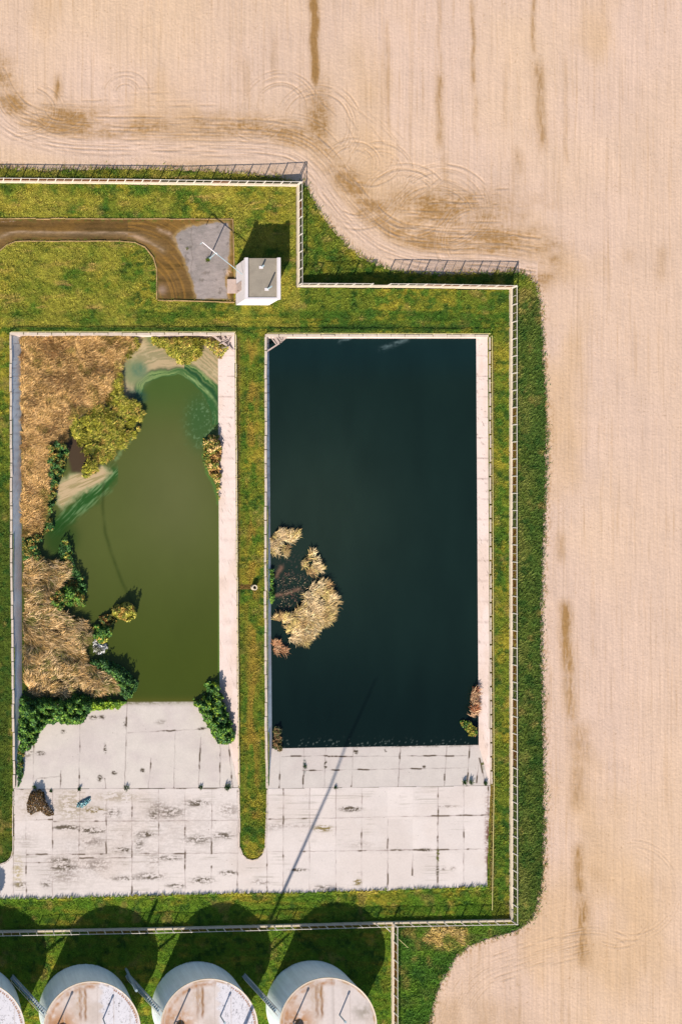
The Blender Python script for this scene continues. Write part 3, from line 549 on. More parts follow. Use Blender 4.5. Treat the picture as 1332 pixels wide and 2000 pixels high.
tag(grid_obj('water', A, B, np.full(A.shape, zR), dc, M['water']), kind='structure')
# ------------------------------------------------------------------ track and pad
rx = np.arange(-60, 460, 1.0); ry = np.arange(425, 592, 1.0); A, B = np.meshgrid(rx, ry)
rc = flat(A.shape, alb((126, 96, 54))); rc = mix(rc, alb((144, 108, 52)), ss(.45, .7, fbm(A/40, B/12, 601))*.7); rc = mix(rc, alb((92, 72, 36)), ss(.5, .75, fbm(A/60, B/7, 602))*.7)
rc = mix(rc, alb((84, 60, 28)), np.exp(-((B-441)/7)**2)*(A < 330)*.4*(.4+fbm(A/30, B/4, 603)))
tl = spl([(-60, 470), (-5, 465), (25, 454), (60, 453), (120, 454), (180, 454), (240, 455), (275, 464), (320, 490)]); dt = dist(A, B, [tuple(p) for p in tl[::3]])
rc = mix(rc, alb((196, 166, 136)), np.exp(-(dt/2.2)**2)*np.clip(fbm(A/20, B/3, 604)*1.8-.2, 0, 1)*.9); rc = mix(rc, alb((150, 126, 96)), np.exp(-((dt)/8)**2)*(B > 452)*.5)
rc = mix(rc, alb((200, 164, 130)), np.exp(-(((A-270)/18)**2+((B-464-(A-270)*.35)/4)**2))*.8); rc = mix(rc, alb((186, 156, 128)), np.exp(-(dist(A, B, [(310, 447), (330, 456), (345, 470), (352, 482)])/4)**2)*np.clip(fbm(A/9, B/5, 605)*2-.3, 0, 1)*.85)
rc = mix(rc, alb((206, 180, 160)), np.exp(-(dist(A, B, [(-5, 433), (30, 432.5)])/1.2)**2)*ss(.5, .6, fbm(A/5, B/5, 606))*.7)
dc2 = np.hypot(A-250, B-590); rc = mix(rc, alb((168, 124, 58)), ss(.5, .7, fbm(dc2/3, A/50, 607, 3))*(A > 250)*.6)
PAD = [(342, 462), (352, 450), (372, 443), (398, 439), (420, 435), (446, 436), (449, 450), (447, 520), (440, 545), (441, 560), (447, 585), (384, 584), (380, 565), (372, 538), (360, 505), (350, 486)]
sp = sdf(A, B, PAD)+(fbm(A/9, B/9, 608)-.5)*7
grs = ss(.5, .66, fbm(A/7, B/5, 615))*np.exp(-(dist(A, B, ROAD, True)/5)**2); rc = mix(rc, alb((104, 108, 44)), grs*.8); rc = rc*(.8+.4*fbm(A/4, B/2.4, 616, 3))[..., None]
pc = flat(A.shape, alb((176, 162, 154))); pc = mix(pc, alb((152, 142, 134)), ss(.45, .7, fbm(A/26, B/26, 609))*.6); pc = mix(pc, alb((120, 108, 96)), ss(.62, .78, fbm(A/11, B/13, 610))*.6); pc = mix(pc, alb((104, 92, 78)), np.exp(-((A-375-(vn(B/9, B*0, 3)-.5)*4)/1.0)**2)*.35)
rc = mix(rc, pc, ss(2, -2, sp)); rc = mix(rc, alb((190, 158, 104)), np.exp(-((sp-2)/3)**2)*.5)
rc = mix(rc, alb((226, 190, 160)), (np.exp(-(((A-446)/5)**2+((B-532)/6)**2))*(vn(A/2, B/2, 611) > .45))*.8); rc = mix(rc, alb((178, 150, 128)), np.exp(-((A-317)/8)**2-((B-566)/8)**2)*.8)
rc = mix(rc, alb((84, 90, 40)), np.exp(-((B-586)/2)**2)*(A > 310)*.6)
kv = inside(A, B, ROAD); kf = kv[1:, 1:] & kv[:-1, :-1] & kv[1:, :-1] & kv[:-1, 1:]
tag(grid_obj('road', A, B, np.full(A.shape, .0)+(fbm(A/12, B/12, 612)-.5)*.04, rc, M['road'], kf), kind='structure')
kerb('cream kerb on the outer side of the dirt track, ending at the grey pad', [(-160, 428), (100, 427), (300, 428), (455, 428.5)], .1, -.05, .08, 'cream', group='kerbs of the dirt track')
kerb('cream kerb between the grey pad and the pump house', [(455, 428.5), (457, 500), (458.5, 545)], .1, -.05, .08, 'cream', group='kerbs of the dirt track')
kerb('kerb curving along the inner side of the dirt track', [(-40, 521), (0, 490), (14, 478), (30, 472), (60, 471), (236, 471), (262, 473), (285, 484), (300, 503), (306, 525), (307, 585)], .09, -.05, .1, 'cream', group='kerbs of the dirt track')
kerb('low kerb along the foot of the grey pad', [(309, 586.5), (458, 590.5)], .1, -.05, .14, 'cream', group='kerbs of the dirt track')
kerb('kerb rounding the grass at the corner of the yard', [(-40, 1688), (2, 1687.5), (14, 1682.5), (22, 1674), (25.5, 1662), (26, 1545)], .1, -.05, .1, group='kerbs of the concrete yard')
kerb('kerb around the rounded end of the middle grass strip', [(467.5, 1540), (468, 1655), (473, 1669), (482, 1677), (493, 1680), (504, 1677), (513, 1669), (518, 1655), (521.5, 1542)], .1, -.05, .09, group='kerbs of the concrete yard')
# ------------------------------------------------------------------ boundary fence
def fence(label, pts, outward, gz, h=1.3, ph=.35, skip=(), rusty=None, seed=0, bay=2.0, redbay=None):
    """pts: pixel run of the plinth's inner face; outward: sign of the outside normal; gz(X,Y): ground outside"""
    rs = np.random.RandomState(seed); P = [w(*p, 0) for p in pts]; t = thing('boundary_fence', label, 'fence', P[0], 'sections of the boundary fence')
    d = [0]
    for a, b in zip(P[:-1], P[1:]): d.append(d[-1]+(b-a).length)
    dr = (P[-1]-P[0]).normalized(); nrm = Vector((-dr.y, dr.x, 0))*outward; pw = .22
    pl = MB()
    for a, b in zip(P[:-1], P[1:]):
        zb = float(min(gz(*q) for q in pts))-.3; c = nrm*pw/2
        A, B = a+c, b+c; A.z = B.z = (zb+ph)/2; pl.beam(A, B, pw, ph-zb)
    pl.build('plinth', M['cream'], t)
    n = max(1, round(d[-1]/bay))
    def at(q):
        i = min(max(j for j in range(len(d)) if d[j] <= q+1e-6), len(P)-2); return P[i]+(P[i+1]-P[i])*((q-d[i])/(d[i+1]-d[i]))
    off = nrm*(pw*.72); ang = math.atan2(dr.y, dr.x)
    pm = MB(); pm.box(-.05, .05, -.05, .05, 0, h-ph+.02); post = pm.build('post', M['post']); pm = MB(); pm.box(-.02, .02, -.02, .02, 0, h-ph-.04); mid = pm.build('stile', M['post'])
    L0 = d[-1]/n; nets = []
    for mt in ('net_rust', 'net_grey', 'net_red'):
        m_ = MB(); m_.add([(.06, 0, .03), (L0-.06, 0, .03), (L0-.06, 0, h-ph-.05), (.06, 0, h-ph-.05)], [(0, 1, 2, 3)]); o = m_.build('mesh_panel', M[mt]); nets.append(o)
    used = set()
    def put(src, p):
        o = src if src.name not in used else src.copy()
        if src.name in used: C.objects.link(o)
        used.add(src.name); o.parent = t; o.location = p-t.location; o.rotation_euler = (0, 0, ang); return o
    rl = MB(); run = []
    for k in range(n+1):
        q = min(d[-1]*k/n, d[-1]); p = at(q)+off; p.z = ph
        put(post, p)
        if k < n and k not in skip:
            b = at(d[-1]*(k+1)/n)+off; m2 = (p+b)/2; m2.z = ph; put(mid, m2)
            A = p.copy(); B = b.copy(); A.z = B.z = h-.03; A = A+dr*.05; B = B-dr*.05; rl.beam(A, B, .05, .05)
            r = rusty(k) if rusty else .5
            put(nets[2] if k == redbay else nets[0] if rs.uniform() < r else nets[1], p)
    rl.build('top_rail', M['post'], t)
    for o in [post, mid]+nets:
        if o.parent is None: bpy.data.objects.remove(o)
    return t
fz = lambda X, Y: float(fieldz(np.float64(X), np.float64(Y)))
fence('boundary fence section above the lawn and dirt track, rusty mesh on a cream plinth', [(-61, 357), (0, 357.5), (240, 359.5), (579, 364.5)], 1, fz, rusty=lambda k: .85 if k < 11 else .12, seed=1)
fence('short boundary fence section beside the pump house, between two corners', [(579.5, 362), (580, 561)], 1, fz, rusty=lambda k: .2, seed=2)
fence('boundary fence section above the dark basin, with one panel missing', [(581, 560.8), (800, 561.8), (995.5, 565.2)], 1, fz, skip=(4,), rusty=lambda k: .8 if k > 4 else .1, seed=3)
fence('long boundary fence section separating the dark basin from the ploughed field', [(994, 564), (993.8, 1100), (995, 1797)], 1, lambda X, Y: -.6, rusty=lambda k: .85 if 8 < k < 27 else .1, seed=4, redbay=27)
fence('boundary fence section between the concrete yard and the storage tanks', [(-61, 1819), (0, 1816.5), (300, 1811), (500, 1806), (760, 1799), (996, 1794.5)], -1, lambda X, Y: -.05, rusty=lambda k: .6, seed=5)
fence('boundary fence section beside the storage tanks, facing the weedy corner', [(763.5, 1802), (764, 2000), (765, 2250)], 1, lambda X, Y: -.15, rusty=lambda k: .85, seed=6)
def barz(name, label, cat, a, b, r, m): mb = MB(); mb.tube([a, b], r, 6); return tag(mb.build(name, m), label, cat)
barz('brace', 'pale diagonal brace bar inside the fence corner by the tanks', 'brace', w(751, 1809, .05), w(763, 1820, .5), .05, M['post'])
barz('guy_wire', 'thin guy wire running from the tank fence into the weeds', 'wire', w(775, 1831, .8), w(797, 1851, -.1), .03, M['rail'])
# ------------------------------------------------------------------ pump house
t = thing('pump_house', 'small white flat-roofed pump house beside the grey pad', 'building', w(493, 557, 0))
xl, yb = w(461, 596)[:2]; xr, yt = w(525.5, 519)[:2]; hz = 3.3
mb = MB(); T = .25
mb.box(xl, xr, yb, yb+T, -.2, hz); mb.box(xl, xr, yt-T, yt, -.2, hz-.1); mb.box(xl, xl+T, yb+T, yt-T, -.2, hz-.1); mb.box(xr-T, xr, yb+T, yt-T, -.2, hz-.1); mb.build('wall', M['white'], t)
mb = MB(); mb.box(xl+.1, xr-.1, yb+T+.002, yt+.06, hz-.098, hz); mb.build('roof', M['roofing'], t)
mb = MB(); mb.box(xl-.1, xl+.26, yb-.04, yt+.08, hz-.09, hz+.24); mb.build('parapet', M['white'], t)
mb = MB(); mb.box(xr-.28, xr+.08, yb-.04, yt+.08, hz-.09, hz+.24); mb.build('parapet', M['white'], t)
mb = MB(); mb.box(xl+.26, xr-.28, yb-.05, yb+.2, hz+.001, hz+.06); mb.build('eaves_flashing', M['white'], t)
def vent(px, py, hh, r, lean):
    p = w(px, py, hz); m_ = MB(); m_.tube([p-Vector((0, 0, .1)), p+Vector((lean, 0, hh))], r, 8); o = m_.build('vent_pipe', M['galv'], t)
    m_ = MB(); q = w(px-2, py+1, hz); m_.box(q.x-.22, q.x+.22, q.y-.16, q.y+.16, hz, hz+.05); m_.build('mortar_collar', M['white'], t)
vent(523, 564, 1.25, .09, .0); vent(512, 521, .55, .1, 0)
dm = MB(); dy0 = yb+1.3; dm.box(xl-.03, xl-.002, dy0, dy0+1.1, .05, 2.1); dr_ = dm.build('door', M['step'], t); dm = MB(); dm.box(xl-.08, xl-.031, dy0+.15, dy0+.2, 1.0, 1.12); dm.build('handle', M['dark'], dr_)
mb = MB(); a = w(443.5, 573); b = w(460.3, 546); mb.box(a.x, b.x, a.y, b.y, -.05, .22); tag(mb.build('doorstep_slab', M['step']), 'pinkish concrete doorstep slab between the grey pad and the pump house', 'step')
# ------------------------------------------------------------------ tanker filling arm on the pad
t = thing('filling_arm', 'thin white T-shaped filling arm standing on the grey pad', 'loading arm', w(409, 505))
hb_ = 2.75; f0 = w(409, 505); tp = f0+Vector((0, 0, hb_)); e1 = w(396, 473, hb_); e2 = w(474, 536, hb_)
mb = MB(); mb.tube([f0-Vector((0, 0, .1)), tp], .07, 10); mb.build('pillar', M['galv'], t)
jn = w(425, 497, hb_); mb = MB(); mb.tube([e1, jn], .055, 8); mb.build('boom', M['white'], t)
mb = MB(); mb.tube([jn, e2], .045, 8); mb.build('pipe', M['galv'], t); mb = MB(); mb.tube([tp+Vector((0, 0, .06)), jn+Vector((0, 0, .06))], .05, 6); mb.build('bracket', M['galv'], t)
mb = MB(); mb.tube([e1, e1-Vector((0, 0, .9))], .045, 6); mb.build('drop_pipe', M['galv'], t)
mb = MB(); mb.tube([f0-Vector((0, 0, .05)), f0+Vector((0, 0, .06))], .2, 12); mb.build('base_plate', M['galv'], t)
# ------------------------------------------------------------------ storage tanks
def tank(px, py, hh, label, cracked, seed, dark=0.0):
    t = thing('storage_tank', label, 'tank', w(px, py), 'row of storage tanks'); c = t.location; r = 5.42; n = 128
    mb = MB(); mb.tube([c+Vector((0, 0, -.1)), c+Vector((0, 0, hh))], r, n, False); mb.build('shell', M['steel'], t, True)
    # weld seams and stiffener hoops
    for z in (hh*.33, hh*.66):
        m_ = MB(); m_.tube([c+Vector((0, 0, z-.02)), c+Vector((0, 0, z+.02))], r+.012, n, False); m_.build('seam', M['steel'], t)
    nt_, nr = 420, 90; th = np.linspace(0, 2*np.pi, nt_, endpoint=False); rr = np.linspace(0, 1, nr)**.8*(r+.06); T_, R_ = np.meshgrid(th, rr)
    x = R_*np.cos(T_); y = R_*np.sin(T_); z = hh+.02+(1-(R_/r))*.28
    u, v = x/S, -y/S      # roof-plane pixels
    cc = flat(x.shape, alb((240, 224, 214))); cc = mix(cc, alb((216, 196, 180)), ss(.4, .7, fbm(u/30+seed, v/40, 701))*.6)
    cc = mix(cc, alb((188, 124, 50)), np.exp(-(((u+58)/30)**2+((v+5)/34)**2))*np.clip(fbm(u/9+seed, v/9, 702)*2.3-.3, 0, 1))
    cc = mix(cc, alb((128, 84, 34)), np.exp(-(((u+74)/11)**2+((v-4)/16)**2))*np.clip(fbm(u/5+seed, v/5, 703)*2-.3, 0, 1)*.9)
    for dx in (-22, -13): cc = mix(cc, alb((150, 100, 46)), np.exp(-((u-dx-(vn(v/8, v*0, seed)-.5)*2)/2.6)**2)*ss(-84, -70, v)*(1-ss(-28, -12, v))*np.clip(fbm(u/3, v/12, 704+seed)*2-.1, 0, 1)*.9)
    cc = mix(cc, alb((190, 142, 80)), np.exp(-(((u+20)/12)**2+((v+58)/22)**2))*np.clip(fbm(u/3, v/5, 705+seed)*2-.6, 0, 1)*.8)
    if cracked:
        reg = ss(12, 24, u+(fbm(v/9, u/9, 706)-.5)*16)*ss(-92, -84, v-0*u)
        cc = mix(cc, alb((246, 240, 242)), reg*.95); cr = np.abs(fbm(u/6+seed, v/9+u/12, 707, 3)-.5); cc = mix(cc, alb((110, 104, 110)), reg*(cr < .014)*.6); cc = mix(cc, alb((96, 80, 70)), reg*(fbm(u/5, v/5, 708+seed) > .76)*.7)
        ang = np.degrees(np.arctan2(-v, u)); cc = mix(cc, alb((176, 112, 60)), (np.abs(R_-r*.945) < .1)*(ang > -10)*(ang < 62)*(np.sin(T_*120) > -.1)*.9)
    else:
        cc = mix(cc, alb((160, 148, 130)), np.exp(-(((u-66)/20)**2+((v+28)/17)**2))*np.clip(fbm(u/7, v/7, 709)*2-.4, 0, 1)*.8); cc = mix(cc, alb((200, 186, 176)), np.exp(-((u-8)/3)**2)*.4)
    ang = np.arctan2(-v, u); cc = mix(cc, alb((196, 148, 84)), np.exp(-((R_-r*.965)/.09)**2)*np.clip(fbm(T_*6, T_*0+seed, 710)*2.2-.5, 0, 1)*.85)
    cc = mix(cc, alb((184, 122, 56)), np.exp(-((R_-r*.90)/.25)**2)*(np.cos(T_-2.4) > .55)*np.clip(fbm(u/8, v/8, 711+seed)*2-.4, 0, 1)*.8)
    cc = mix(cc, alb((210, 192, 180)), (np.abs(((u+300) % 31)-15) > 14.6)*.5); 
    co = np.stack([x, y, z], -1).reshape(-1, 3); a = np.arange(nr*nt_).reshape(nr, nt_); b2 = np.roll(a, -1, 1)
    q = np.stack([a[:-1], a[1:], b2[1:], b2[:-1]], -1).reshape(-1, 4)
    o = link('roof', mesh_np('roof', co, [q], cc.reshape(-1, 3), True), M['roof_paint'], t)
    m_ = MB(); k = 96; ring = [c+Vector(((r+.03)*math.cos(2*math.pi*i/k), (r+.03)*math.sin(2*math.pi*i/k), hh+.04)) for i in range(k+1)]; m_.tube(ring, .055, 6, False); m_.build('rim', M['cream'], t)
    def pole(dx, dy, L_, rad, mt='galv', name='vent_pipe'):
        p = c+Vector((dx*S, -dy*S, hh+.02+(1-math.hypot(dx, dy)*S/r)*.28)); m2 = MB(); m2.tube([p, p+Vector((0, 0, L_))], rad, 8); m2.tube([p+Vector((0, 0, L_-.1)), p+Vector((0, 0, L_+.04))], rad*1.6, 8); return m2.build(name, M[mt], t)
    pole(-66, -7, 2.5, .09); pole(-60, 6, .5, .3, name='hatch'); pole(20, -22, 1.55, .085)
    m2 = MB(); p = c+Vector((-66*S, 7*S, hh+.3)); q = c+Vector((-22*S, -10*S, hh+.3)); m2.tube([p, q], .04, 6); m2.build('roof_pipe', M['rust'], t)
    return t
HT = 4.5
tank(-50, 1973, HT, 'leftmost storage tank, mostly cut off by the picture corner', True, 1)
tank(167, 1973, HT, 'white storage tank with flaking roof, second from the left of the row', True, 7)
tank(387, 1968, HT, 'storage tank with a half bare pink, half flaking white roof', True, 13)
tank(610, 1966, HT, 'storage tank with a plain pinkish roof, nearest the fence of the weedy corner', False, 19)
def stair(px, py, label):
    a = w(px, py, .0); b = w(px+64, py+70, HT); t = thing('stairway', label, 'stairs', a, 'steel stairs to the tank roofs'); d = (b-a); hd = Vector((d.x, d.y, 0)).normalized(); sdv = Vector((-hd.y, hd.x, 0))
    for s in (-1, 1):
        mb = MB(); mb.beam(a+sdv*.24*s, b+sdv*.24*s, .05, .14); mb.build('stringer', M['galv'], t)
        mb = MB(); mb.tube([a+sdv*.24*s+Vector((0, 0, .95)), b+sdv*.24*s+Vector((0, 0, .95))], .03, 6)
        for k in range(5):
            p = a+d*(k/4.0)+sdv*.24*s; mb.tube([p, p+Vector((0, 0, .95))], .022, 6)
        mb.build('handrail', M['post'], t)
    for k in range(20):
        p = a+d*((k+.5)/20.0); mb = MB(); mb.beam(p-sdv*.215, p+sdv*.215, .24, .03); mb.build('tread', M['galv'], t)
    return t
stair(24, 1907, 'steel stair on the ground left of the second tank in the row')
stair(248, 1903, 'steel stair rising between the second tank and the half flaking one')
stair(476, 1904, 'steel stair rising between the half flaking tank and the plain pinkish one')
mb = MB(); p0 = w(378, 2130); mb.tube([p0-Vector((0, 0, .2)), p0+Vector((0, 0, 12)), p0+Vector((0, 0, 24)), p0+Vector((0, 0, 31.8))], [.26, .2, .14, .05], 10); tag(mb.build('lightning_mast', M['galv']), 'tall steel lightning mast behind the tanks, its shadow crossing the yard', 'mast')
mb = MB(); p0 = w(247, 1893); mb.tube([p0-Vector((0, 0, .2)), p0+Vector((0, 0, 5.4))], .16, 10); tag(mb.build('vent_stack', M['galv']), 'grey vent stack at the foot of the middle stair', 'pipe')
# ------------------------------------------------------------------ manhole ring, corner platforms, rubbish
mb = MB(); c = w(495, 1147); k = 24
for i in range(k):
    a0, a1 = 2*math.pi*i/k, 2*math.pi*(i+1)/k; vs = []
    for z in (-.2, .55):
        for r_ in (.2, .31):
            for a_ in (a0, a1): vs.append((c.x+r_*math.cos(a_), c.y+r_*math.sin(a_), z))
    mb.add(vs, [(4, 5, 7, 6), (2, 3, 7, 6)[::-1], (0, 1, 5, 4)])
t = thing('standpipe', 'pale round concrete pipe mouth standing in the middle grass strip', 'pipe', c); mb.build('ring', M['cream'], t)
mb = MB(); mb.tube([c+Vector((0, 0, -.1)), c+Vector((0, 0, .1))], .2, 16); mb.build('shade_plug', M['dark'], t)  # solid near-black plug stands in for the shade inside the pipe
def platform(label, pts_beams, pts_slats, z, fill=None):
    t = thing('corner_platform', label, 'platform', w(*pts_beams[0][0], z), 'timber platforms in the basin corners')
    for a, b, wd in pts_beams: mb = MB(); mb.beam(w(*a, z), w(*b, z), wd, .12); mb.build('beam', M['wood'], t)
    for a, b, wd in pts_slats: mb = MB(); mb.beam(w(*a, z+.1), w(*b, z+.1), wd, .06); mb.build('board', M['wood'], t)
    if fill: 
        mb = MB(); mb.add([w(x, y, -1.0) for x, y in fill], [tuple(range(len(fill)))]); mb.build('shade_sheet', M['dark'], t)  # flat near-black sheet stands in for the shade beneath the boards
    return t
platform('broken platform of pale boards across the corner of the dark basin', [((522, 686), (548, 669), .16), ((545, 671), (560, 658), .2)], [((528, 657), (541, 674), .1), ((535, 656), (545, 671), .3), ((541, 656), (551, 668), .12), ((548, 656), (552, 663), .2), ((556, 656), (549, 668), .1)], -.05, [(522, 657), (562, 657), (524, 688)])
platform('collapsed frame of pale beams over weeds in the corner of the green basin', [((416, 655), (456, 684), .2), ((455, 655), (432, 668), .12)], [((428, 673), (446, 664), .08), ((440, 652), (434, 666), .1), ((446, 672), (452, 660), .12), ((434, 680), (450, 676), .08)], -.05, [(452, 682), (428, 704), (441, 690), (455, 676)])
def mound(name, label, cat, poly, hgt, cols, m, n, size, seed, z0=.03):
    X, Y = scatter(n, min(p[0] for p in poly), max(p[0] for p in poly), min(p[1] for p in poly), max(p[1] for p in poly)); d = -sdf(X, Y, poly); ok = d > -.5; X, Y, d = X[ok], Y[ok], d[ok]
    z = z0+np.clip(hgt*(1-np.exp(-np.clip(d, 0, 99)/4.0))*R.uniform(.5, 1, len(X)), .02, 9); col = alb(np.array(cols)[R.randint(0, len(cols), len(X))])*R.uniform(.75, 1.3, (len(X), 1))
    return tag(leaves(name, W(X, Y, z), R.uniform(size*.5, size, len(X)), col, m), label, cat)
mound('reed_heap', 'heap of rotting brown reeds dumped on the yard, curved like a hook', 'heap', [(56, 1562), (60, 1550), (70, 1543), (79, 1542), (87, 1549), (89, 1562), (95, 1574), (103, 1584), (106, 1591), (97, 1594), (88, 1591), (80, 1583), (70, 1586), (62, 1591), (55, 1586), (53, 1574)], .9, [(120, 88, 50), (140, 104, 58), (88, 66, 40), (108, 92, 52)], M['reed'], 2600, .13, 1)
mound('rubbish_heap', 'small heap of crumpled pale blue plastic sheeting on the yard', 'rubbish', [(150, 1576), (152, 1570), (160, 1565), (170, 1560), (178, 1556), (177, 1564), (170, 1572), (160, 1577)], .45, [(190, 235, 235), (120, 190, 195), (225, 245, 245), (60, 120, 125)], M['rubbish'], 500, .16, 2)
# ------------------------------------------------------------------ reeds, shrubs and weeds
def pts_in(poly, n, fn=None):
    xs_ = [p[0] for p in poly]; ys_ = [p[1] for p in poly]; X, Y = scatter(n, min(xs_), max(xs_), min(ys_), max(ys_))
    d = -(sdf(X, Y, poly)+(fbm(X/8, Y/8, 801, 5)-.5)*15); ok = d > 0
    if fn is not None: ok &= fn(X, Y)
    return X[ok], Y[ok], d[ok]
def area(poly): p = np.array(poly); return .5*abs(np.dot(p[:, 0], np.roll(p[:, 1], 1))-np.dot(p[:, 1], np.roll(p[:, 0], 1)))
def palette(X, Y, cols, sc, seed):
    f = fbm(X/sc, Y/sc, seed, 3); f = np.clip((f-.25)/.5, 0, .999)*len(cols); i = np.clip(np.floor(f+R.normal(0, .35, len(X))), 0, len(cols)-1).astype(int); return alb(np.array(cols, float)[i])
def reeds(name, label, poly, zb, hgt, cols, dens=.55, lean=(.5, 1.25), wd=(.03, .06), dirseed=3, group=None, sc=14, gain=1.35, pit=.0, cat='reeds', dirb=0.0, jit=.8):
    X, Y, d = pts_in(poly, int(area(poly)*dens*1.6)); n = len(X)
    if pit: ok = fbm(X/9, Y/9, dirseed+60) > pit; X, Y, d = X[ok], Y[ok], d[ok]; n = len(X)
    az = dirb+(fbm(X/30, Y/30, dirseed)-.5)*6+R.normal(0, jit, n); clump = .75+.5*fbm(X/6, Y/6, dirseed+7)
    Ln = hgt*R.uniform(.6, 1.15, n)*clump*np.clip(.55+d/14, 0, 1); tilt = R.uniform(*lean, n)
    col = palette(X, Y, cols, sc, dirseed+9)*R.uniform(.4, 1.5, (n, 1))*gain*(.75+.5*fbm(X/5, Y/5, dirseed+11))[:, None]
    P = W(X, Y, zb+hgt*.4); P[:, 2] = zb+hgt*.5*fbm(X/7, Y/7, dirseed+21)
    return tag(blades(name, P, Ln, az, tilt, R.uniform(*wd, n), col, M['reed'], .5), label, cat, group)
def bed(X, Y, zb):
    r = np.where((X < 470) & (Y > 1370), -1.2*(1538-Y)/168, np.where((X > 520) & (Y > 1456), -.7*(1535-Y)/78, -9))
    r = np.maximum(r, np.where((X > 400) & (X < 470), -1.2+(X-427)/31*1.2, -9)); r = np.maximum(r, np.where(X < 44, -1.2+(43-X)/20*1.2, -9))
    return np.maximum(zb, r)
def shrub(name, label, poly, zb, hgt, cols, dens=.9, size=(.08, .17), seed=3, group=None, sc=10, gain=2.5, cat='shrub'):
    X, Y, d = pts_in(poly, int(area(poly)*dens*1.8)); n = len(X)
    lump = np.clip(-.25+2.0*fbm(X/9, Y/9, seed, 3), .04, 2); top = hgt*lump*(1-np.exp(-(d+1)/6.0)); z = bed(X, Y, zb)+.02+top*(R.uniform(.25, 1, n)**.6)
    col = palette(X, Y, cols, sc, seed+5)*R.uniform(.6, 1.5, (n, 1))*gain
    P = W(X, Y, zb+hgt*.5); P[:, 2] = z
    return tag(leaves(name, P, R.uniform(*size, n), col, M['leaf']), label, cat, group)
GOLD = [(166, 132, 78), (192, 152, 96), (212, 174, 118), (200, 160, 100), (158, 124, 72), (142, 122, 64)]
PALE = [(176, 144, 94), (212, 178, 128), (196, 156, 98), (130, 108, 60), (220, 186, 138), (118, 112, 56)]
YG = [(142, 138, 44), (172, 162, 60), (118, 124, 40), (190, 174, 80), (104, 112, 38), (184, 150, 74)]
GR = [(66, 100, 36), (88, 120, 42), (50, 82, 34), (104, 128, 44), (60, 92, 40)]
DG = [(46, 76, 36), (58, 92, 40), (40, 66, 36), (74, 104, 42)]
MX = [(104, 96, 40), (84, 96, 40), (134, 112, 50), (66, 88, 38), (142, 112, 56)]
IV = [(212, 182, 136), (226, 198, 150), (190, 160, 108), (204, 180, 110), (170, 136, 90)]
ga = 'reeds and shrubs in the green basin'; gb = 'reeds in the dark basin'
reeds('reed_bed', 'broad bed of golden brown reeds filling the far corner of the green basin', [(40, 657), (258, 657), (262, 680), (246, 690), (236, 712), (228, 735), (222, 758), (190, 790), (150, 812), (128, 838), (132, 858), (104, 872), (96, 910), (96, 960), (88, 1000), (80, 1040), (44, 1046), (42, 900)], zL, .9, GOLD, 2.4, (.2, 1.2), (.02, .045), group=ga, dirseed=21, gain=1.75)
reeds('reed_bed', 'bed of pale flattened reeds beside the shaded side slab of the green basin', [(45, 1096), (70, 1090), (128, 1098), (138, 1116), (128, 1140), (104, 1150), (96, 1170), (112, 1190), (128, 1204), (160, 1206), (172, 1230), (176, 1248), (160, 1268), (168, 1296), (200, 1310), (224, 1330), (228, 1346), (190, 1356), (150, 1350), (110, 1362), (66, 1362), (48, 1330), (47, 1240)], zL, 1.15, PALE, 1.3, group=ga, dirseed=33, pit=.36, gain=1.55, jit=.45)
reeds('sedge', 'yellow-green sedge thicket between the golden reed bed and the green water', [(127, 813), (150, 806), (170, 806), (188, 790), (206, 770), (214, 752), (224, 728), (232, 700), (244, 668), (262, 657), (271, 660), (271, 678), (256, 694), (244, 708), (236, 724), (234, 745), (240, 768), (248, 782), (264, 788), (275, 795), (281, 808), (274, 822), (270, 842), (258, 858), (250, 868), (238, 878), (222, 890), (206, 900), (192, 912), (182, 926), (168, 934), (161, 926), (165, 906), (170, 896), (163, 880), (155, 865), (145, 850), (135, 838)], zL, .75, YG, 4.2, (.1, 1.1), (.035, .085), 41, ga, 9, 1.5, .46, 'sedge')
reeds('sedge', 'yellow-green sedge clump hanging below the head kerb of the green basin', [(296, 660), (380, 660), (398, 664), (392, 684), (384, 700), (362, 712), (342, 708), (330, 692), (320, 680), (300, 674)], zL, .75, YG, 4.2, (.1, 1.1), (.035, .085), 43, ga, 9, 1.5, .42, 'sedge')
shrub('weed_clump', 'rusty and green weeds under the broken beams in the basin corner', [(398, 662), (420, 660), (440, 672), (446, 686), (432, 700), (420, 692), (410, 680)], zL, 1.3, MX+YG, .9, (.07, .15), 44, ga, cat='weeds', gain=1.8)
shrub('shrub', 'dark shrub strip with orange tips beside the brown mud pool', [(94, 866), (112, 858), (132, 868), (136, 892), (128, 920), (116, 940), (110, 962), (108, 990), (96, 1004), (88, 992), (96, 940), (90, 900)], zL, 1.5, DG+MX, 1.1, (.08, .17), 45, ga)
shrub('shrub', 'mixed green and ochre shrub around the small dark inlet of the green basin', [(46, 1048), (84, 1040), (100, 1010), (108, 1030), (82, 1050), (76, 1074), (92, 1098), (70, 1100), (46, 1094)], zL, 1.3, MX+DG, 1.1, (.08, .17), 46, ga)
shrub('shrub', 'narrow dark shrub line with one yellow bush at the water edge', [(118, 1060), (130, 1054), (140, 1064), (146, 1090), (152, 1110), (168, 1130), (172, 1160), (160, 1150), (148, 1128), (136, 1104), (122, 1098), (116, 1080)], zL, 1.2, DG+[(150, 138, 60)], 1.1, (.08, .16), 47, ga)
shrub('shrub', 'green and orange shrub bulging between the two reed beds of the green basin', [(104, 1152), (124, 1146), (142, 1132), (156, 1140), (166, 1160), (168, 1182), (150, 1190), (128, 1182), (118, 1200), (98, 1196), (92, 1176)], zL, 1.4, GR+MX, 1.1, (.08, .17), 48, ga)
